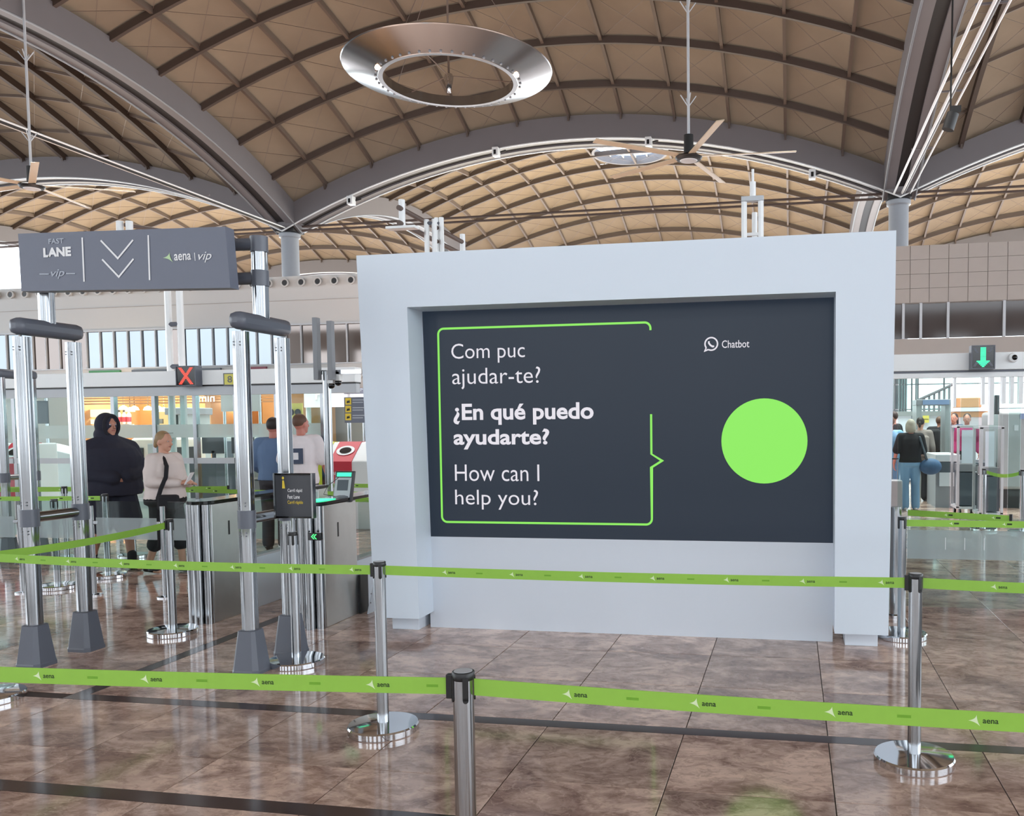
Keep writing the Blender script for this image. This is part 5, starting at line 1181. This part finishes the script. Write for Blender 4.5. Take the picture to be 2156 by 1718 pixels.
def person(label, loc, yaw, h=1.75, J=None, wide=1.0, deep=1.0, skin='skin', hair=('hair_dark', 'short'), top=('navy', 1.0, .92, .02), legs=('charcoal', 0.09, .012), shoe='black', vox=.012, head_yaw=0, head_tilt=0, group=None, extra=None, hood=False, back=(0, 0)):
    t = thing('person', label, 'person', loc, yaw, group)
    k = h/1.75
    j = dict(hipL=(-.09, 0, .92), hipR=(.09, 0, .92), kneeL=(-.10, .02, .49), kneeR=(.10, .02, .49), ankL=(-.10, -.02, .085), ankR=(.10, -.02, .085), toeL=(-.11, .15, .03), toeR=(.11, .15, .03),
             shL=(-.175, 0, 1.41), shR=(.175, 0, 1.41), elL=(-.24, -.03, 1.13), elR=(.24, -.03, 1.13), wrL=(-.25, .05, .88), wrR=(.25, .05, .88), hdL=(-.02, .05, -1), hdR=(.02, .05, -1), hdLu=(-1, 0, 0), hdRu=(1, 0, 0), head=(0, .015, 1.62))
    if J: j.update(J)
    for a in ('shL', 'shR'): j[a] = (j[a][0]*(.72+.28*wide), j[a][1], j[a][2])
    P = {a: Vector(v)*(k if a[:2] != 'hd' else 1) for a, v in j.items()}
    bx, by = back
    def torso(off, z0=.86, z1=1.46):
        R_ = [(0, 0, .84, .155*wide, .115*deep), (0, 0, .92, .168*wide, .122*deep), (bx*.3, by*.3, 1.04, .150*wide, .112*deep), (bx*.5, by*.5, 1.14, .156*wide, .115*deep), (bx*.8, by*.8, 1.27, .172*(.12+.88*wide), .118*(.1+.9*deep)), (bx, by, 1.37, .172*(.55+.45*wide), .105*(.4+.6*deep)), (bx, by, 1.435, .118*(.8+.2*wide), .085), (bx, by, 1.475, .07, .066)]
        out = []
        for i, (x, y_, z, rx, ry) in enumerate(R_):
            if z < z0-.05: continue
            out.append((x*k, y_*k, max(z, z0)*k, (rx+off)*k, (ry+off)*k))
        return out
    hc = P['head']; hR = Matrix.Rotation(head_yaw, 3, 'Z') @ Matrix.Rotation(head_tilt, 3, 'X')
    H_ = lambda x, y_, z: hc+hR @ (Vector((x, y_, z))*k)
    b = MB()
    b.loft(torso(0), 20); nb = Vector((bx, by, 1.43))*k
    b.cap(nb, H_(0, -.015, -.07), .058*k, .054*k)
    b.ball(hc+hR @ Vector((0, -.012*k, .022*k)), (.077*k, .096*k, .105*k), 18, 12, hR); b.ball(H_(0, .022, -.045), (.060*k, .068*k, .078*k), 16, 10, hR); b.ball(H_(0, .062, -.092), (.030*k, .026*k, .024*k), 10, 7, hR)
    b.cap(H_(0, .088, .012), H_(0, .108, -.024), .010*k, .014*k, 8); b.ball(H_(0, .080, .030), (.05*k, .016*k, .012*k), 10, 6, hR)
    for s in (-1, 1): b.ball(H_(s*.077, -.008, -.005), (.011*k, .021*k, .031*k), 8, 6, hR)
    for s in ('L', 'R'):
        b.chain([P['sh'+s], P['el'+s], P['wr'+s]], [.050*k, .039*k, .027*k])
        b.chain([P['hip'+s], P['knee'+s], P['ank'+s]], [.083*k*(.6+.4*wide), .055*k, .038*k])
        b.cap(P['knee'+s].lerp(P['ank'+s], .25)+Vector((0, -.012, 0)), P['knee'+s].lerp(P['ank'+s], .6), .054*k, .042*k)
        b.chain([P['ank'+s]+Vector((0, -.02, -.03)), P['toe'+s]], [.04*k, .03*k])
        hand(b, P['wr'+s], P['hd'+s], P['hd'+s+'u'], k*1.0, .55, 1 if s == 'L' else -1)
    soft(b.build('body', skin, t, world=False), min(vox, .009) if vox < .014 else vox, 2)
    for s in (-1, 1):
        e = MB().ball(H_(s*.031, .077, .014), (.013*k, .008*k, .008*k), 10, 6, hR).build('eye', 'white_shirt', t, world=False); MB().ball(H_(s*.031, .0845, .014), .0048*k, 8, 5).build('pupil', 'black', e, world=False)
    MB().ball(H_(0, .083, -.052), (.024*k, .009*k, .007*k), 10, 6, hR).build('mouth', 'lips', t, world=False)
    if hair:
        m = MB(); kind = hair[1]
        m.ball(hc+hR @ Vector((0, -.026*k, .038*k)), (.083*k, .096*k, .098*k), 18, 12, hR)
        if kind == 'bob':
            m.ball(H_(0, -.045, -.03), (.092*k, .075*k, .115*k), 16, 10, hR)
            for s in (-1, 1): m.ball(H_(s*.074, -.005, -.03), (.024*k, .055*k, .10*k), 10, 8, hR)
        if kind in ('tied', 'pony'):
            m.ball(H_(0, -.115, .0), (.032*k, .034*k, .036*k), 10, 7, hR)
            if kind == 'pony': m.chain([H_(0, -.12, .0), H_(0, -.15, -.10), H_(0, -.135, -.2)], [.028*k, .03*k, .012*k], 8)
            else: m.ball(H_(0, -.12, -.045), (.03*k, .03*k, .05*k), 10, 7, hR)
        if kind == 'long': m.loft([tuple(H_(0, -.06, -.26))+(.075*k, .03*k), tuple(H_(0, -.06, -.1))+(.09*k, .05*k), tuple(H_(0, -.05, .02))+(.085*k, .07*k)], 14)
        soft(m.build('hair', hair[0], t, world=False), .012, 2)
    if hood:
        m = MB(); m.ball(H_(0, -.035, .012), (.118*k, .118*k, .138*k), 20, 14, hR); m.ball(H_(0, -.05, -.10), (.125*k, .12*k, .10*k), 18, 12, hR)
        m.loft([(0, .0, 1.40*k, .15*k, .13*k), (0, .0, 1.47*k, .12*k, .12*k), (0, -.02*k, 1.53*k, .10*k, .11*k)], 18)
        soft(m.build('hood', top[0], t, world=False), .012, 3)
        m = MB(); 
        for i in range(16):
            a0, a1 = 2*PI*i/16, 2*PI*(i+1)/16; m.cap(H_(.088*math.cos(a0), .052, .118*math.sin(a0)), H_(.088*math.cos(a1), .052, .118*math.sin(a1)), .020*k, .020*k, 8)
        soft(m.build('hood_rim', 'hoodie_lining', t, world=False), .010, 2)
    tc_, sl, hem, off = top
    m = MB(); m.loft(torso(off, hem), 20)
    for s in ('L', 'R'):
        sh, el, wr_ = P['sh'+s], P['el'+s], P['wr'+s]
        m.cap(Vector((bx, by, 1.415))*k+Vector((math.copysign(.045, sh.x), 0, 0))*k, sh, (.05+off)*k, (.050+off)*k)
        if sl > .55: m.chain([sh, el, el.lerp(wr_, min(1, (sl-.5)*2)*.94)], [(.052+off)*k, (.042+off)*k, (.030+off*.9)*k])
        else: m.cap(sh, sh.lerp(el, sl*2), (.054+off)*k, (.052+off)*k)
    soft(m.build('top', tc_, t, world=False), vox, 3)
    if legs:
        lc, zend, lo_ = legs; m = MB(); m.loft([(0, 0, .82*k, .10*k*wide, .085*k), (0, 0, .86*k, (.158*wide+lo_)*k, (.118*deep+lo_)*k), (0, 0, .93*k, (.168*wide+lo_*.8)*k, (.122*deep+lo_*.8)*k), (0, 0, 1.0*k, (.152*wide+lo_)*k, (.114*deep+lo_)*k)], 18)
        for s in ('L', 'R'):
            hp_, kn, an = P['hip'+s], P['knee'+s], P['ank'+s]
            if zend*k >= kn.z: u = (hp_.z-zend*k)/(hp_.z-kn.z); m.cap(hp_, hp_.lerp(kn, u), (.086*(.6+.4*wide)+lo_)*k, (.066+lo_*2)*k)
            else: u = (kn.z-zend*k)/(kn.z-an.z); m.chain([hp_, kn, kn.lerp(an, min(1, u))], [(.086*(.6+.4*wide)+lo_)*k, (.060+lo_)*k, (.050+lo_*1.4)*k])
        soft(m.build('trousers', lc, t, world=False), vox, 3)
    for s in ('L', 'R'):
        an, to = P['ank'+s], P['toe'+s]; m = MB(); d_ = (to-an); d_.z = 0; d_.normalize()
        base = an.z-.085*k
        m.loft([tuple(an+d_*.055*k+Vector((0, 0, -an.z+base+.004)))+(.046*k, .046*k), tuple(an+d_*.05*k+Vector((0, 0, -an.z+base+.04)))+(.046*k, .046*k)], 14)
        m.cap(an-d_*.03*k+Vector((0, 0, -an.z+base+.042)), an+d_*.14*k+Vector((0, 0, -an.z+base+.036)), .042*k, .036*k); m.cap(an+Vector((0, 0, base-an.z+.05)), an+Vector((0, 0, base-an.z+.10)), .044*k, .044*k)
        o = soft(m.build('shoe', shoe, t, world=False), .012, 2)
    if extra: extra(t, P, k, H_, torso)
    return t
# --- dark hooded man
def ex_hood(t, P, k, H_, torso):
    MB().cbox((.12*k, .205*k, 1.30*k), (.03, .008, .014), rz=-.5).build('chest_badge', 'paper', t, world=False)
    for s in ('L', 'R'):
        a = P['ank'+s]; soft(MB().cap(a, a+Vector((0, .01, .09)), .05, .052).build('sock', 'black_cloth', t, world=False), .012, 2)
person('person in a bulky dark navy hooded top, walking behind the left gantry', (-7.78, 8.78, 0), -2.0, 1.80,
       J=dict(shL=(-.18, 0, 1.35), shR=(.18, 0, 1.35), elL=(-.30, .05, 1.10), elR=(.30, .04, 1.10), wrL=(-.06, .24, 1.06), wrR=(.07, .25, 1.04), hdL=(1, .1, -.1), hdR=(-1, .1, -.1), hdLu=(0, 1, 0), hdRu=(0, 1, 0), kneeL=(-.10, .16, .50), ankL=(-.10, .22, .085), toeL=(-.11, .39, .03), kneeR=(.10, -.05, .50), ankR=(.10, -.26, .14), toeR=(.10, -.12, .06)),
       wide=1.75, deep=1.75, skin='skin_tan', hair=('hair_dark', 'short'), top=('navy', 1.0, .70, .06), legs=('navy', .56, .05), hood=True, head_yaw=.2, extra=ex_hood, vox=.012)
# --- woman in white jacket
def ex_woman(t, P, k, H_, torso):
    MB().cbox(P['wrR']+Vector((-.02, .11, .05)), (.10, .006, .15), rx=-.5, rz=.3).build('paper_sheet', 'paper', t, world=False)
    m = MB(); m.chain([Vector(q)*k for q in ((.03, -.10, 1.445), (.085, .06, 1.435), (.16, .17, 1.33), (.215, .20, 1.20), (.27, .17, 1.06), (.30, .15, .95))], [.022]*6, 8); m.build('bag_strap', 'black_cloth', t, world=False)
    MB().cbox((.27*k, .27*k, .90*k), (.09, .22, .17), rz=.3).build('shoulder_bag', 'black_cloth', t, world=False, bev=.03)
    m = MB(); m.loft([(0, .01, .80*k, .215*k, .175*k), (0, .01, .93*k, .21*k, .17*k)], 20); soft(m.build('under_top', 'black_cloth', t, world=False), .014, 2)
    for s in (-1, 1): m = MB(); m.lathe([(.021, -.002), (.026, -.002), (.026, .002), (.021, .002), (.021, -.002)], tuple(H_(s*.032, .055, .112)), 16); m.build('sunglasses', 'black_gloss', t, world=False)
person('person in a cream white jacket reading a sheet, with hair tied back', (-6.93, 8.62, 0), -1.6, 1.60,
       J=dict(elL=(-.27, .02, 1.14), elR=(.28, .03, 1.14), wrL=(-.10, .27, 1.10), wrR=(.10, .29, 1.12), hdL=(.35, .9, .2), hdR=(-.35, .9, .2), hdLu=(-.5, 0, .8), hdRu=(.5, 0, .8), kneeL=(-.10, .1, .49), ankL=(-.10, .13, .085), toeL=(-.11, .30, .03), kneeR=(.10, -.04, .49), ankR=(.10, -.2, .10), toeR=(.1, -.05, .03)),
       wide=1.5, deep=1.55, hair=('hair_blond', 'tied'), top=('cream', 1.0, .90, .028), legs=('black_cloth', .36, .03), extra=ex_woman, vox=.012, head_tilt=-.12)
# --- man in white shirt seen from behind
def ex_white(t, P, k, H_, torso):
    MB().cbox((-.04*k, -.158*k, 1.22*k), (.17, .012, .20)).build('back_print', 'print_blue', t, world=False); MB().cbox((-.04*k, -.166*k, 1.22*k), (.06, .004, .09)).build('print_mark', 'paper', t, world=False)
person('person in a white tee shirt seen from behind beside the right gantry leg', (-6.28, 10.35, 0), .35, 1.80, J=dict(elR=(.27, -.02, 1.12), wrR=(.30, .12, .90), hdR=(.1, .5, -1)), wide=1.08, skin='skin_arm', hair=('hair_brown', 'short'), top=('white_shirt', .42, .86, .028), legs=('charcoal', .09, .02), extra=ex_white, head_yaw=-.7)
person('person in a denim blue shirt half hidden behind the right gantry leg', (-6.78, 10.5, 0), .3, 1.76, J=dict(elL=(-.27, .0, 1.13), wrL=(-.20, .22, 1.02), hdL=(.3, 1, 0)), wide=1.12, skin='skin_arm', hair=('hair_dark', 'short'), top=('denim_shirt', .95, .9, .03), legs=('charcoal', .09, .02))
# --- right hand queue
def ex_blk(t, P, k, H_, torso):
    m = MB(); m.chain([Vector((.13, .09, 1.42))*k, Vector((.15, -.10, 1.40))*k, Vector((.23, -.16, 1.1))*k, Vector((.30, -.10, .92))*k], [.02]*4, 8); m.build('bag_strap', 'slate', t, world=False)
    soft(MB().ball((.36*k, -.08*k, .84*k), (.20, .13, .15), 16, 10).build('shoulder_bag', 'bag_blue', t, world=False), .015, 2)
rp = lambda x, Y: (V(x, 900, Y).x, Y, 0)
person('person with grey bob hair in black tee shirt and light blue jeans, seen from behind', (2.13, 16.55, 0), .1, 1.66, J=dict(elL=(-.27, -.02, 1.13), wrL=(-.30, .03, .90), elR=(.25, .02, 1.12), wrR=(.2, .2, 1.05), hdR=(-.3, 1, 0)), wide=1.12, deep=1.1, skin='skin_arm', hair=('hair_grey', 'bob'), top=('black_cloth', .45, .90, .03), legs=('jeans', .07, .022), shoe='white_shoe', extra=ex_blk)
person('person in a light blue shirt at the right edge of the screen', rp(1874, 16.9), .2, 1.72, wide=1.1, skin='skin_arm', hair=('hair_brown', 'short'), top=('light_blue', .45, .9, .03), legs=('jeans', .07, .03), vox=.014)
def ex_grey(t, P, k, H_, torso):
    MB().cbox((.05, -.19, 1.12), (.30, .14, .42)).build('backpack', 'taupe', t, world=False, bev=.05)
person('person with a dark bun and grey top with rucksack, right of the black tee shirt', rp(1938, 18.48), -.3, 1.70, wide=1.02, skin='skin', hair=('hair_dark', 'tied'), top=('taupe', .95, .85, .03), legs=('charcoal', .09, .02), extra=ex_grey, vox=.014)
person('person in a black shirt far behind the light blue shirt', rp(1881, 20.5), .8, 1.84, skin='skin_tan', hair=('hair_dark', 'short'), top=('black_cloth', .95, .9, .03), vox=.016)
def ex_pack(t, P, k, H_, torso):
    MB().cbox((0, -.22, 1.18), (.34, .22, .5)).build('backpack', 'black_cloth', t, world=False, bev=.07)
person('person bending with a black backpack beside the detector arch', rp(1974, 21.2), -.6, 1.74, back=(0, .08), J=dict(head=(0, .12, 1.60)), skin='skin_tan', hair=('hair_brown', 'short'), top=('black_cloth', .95, .9, .04), extra=ex_pack, vox=.016)
person('person in a dark blue top behind the arch right side', rp(2009, 22.0), 2.6, 1.80, skin='skin_tan', hair=('hair_dark', 'long'), top=('dark_blue', .95, .9, .03), vox=.016)
person('person in a magenta top behind the first tray trolley', rp(2036, 20.6), 2.9, 1.78, skin='skin_tan', hair=('hair_dark', 'short'), top=('magenta', .95, .9, .03), vox=.016)
person('person with dark hair behind the second tray trolley', rp(2080, 20.2), 1.2, 1.76, skin='skin_tan', hair=('hair_dark', 'bob'), top=('charcoal', .95, .9, .03), vox=.016)
sc = thing('suitcase', 'grey cabin suitcase beside the person in blue jeans', 'suitcase', rp(1885, 16.2))
p = rp(1886, 16.2); MB().box(p[0]-.11, p[0]+.11, p[1]-.15, p[1]+.15, .06, .58).build('shell', 'suitcase_grey', sc, bev=.03)
for dx in (-.08, .08): 
    MB().cyl((p[0]+dx*.6, p[1]+.08, .58), (p[0]+dx*.6, p[1]+.08, .95), .008, 8).build('pull_bar', 'mid_grey', sc)
    for dy in (-.1, .1): MB().cyl((p[0]+dx-.012, p[1]+dy, .03), (p[0]+dx+.012, p[1]+dy, .03), .03, 12).build('wheel', 'black', sc)
MB().cyl((p[0]-.06, p[1]+.08, .95), (p[0]+.06, p[1]+.08, .95), .012, 8).build('grip', 'black', sc)
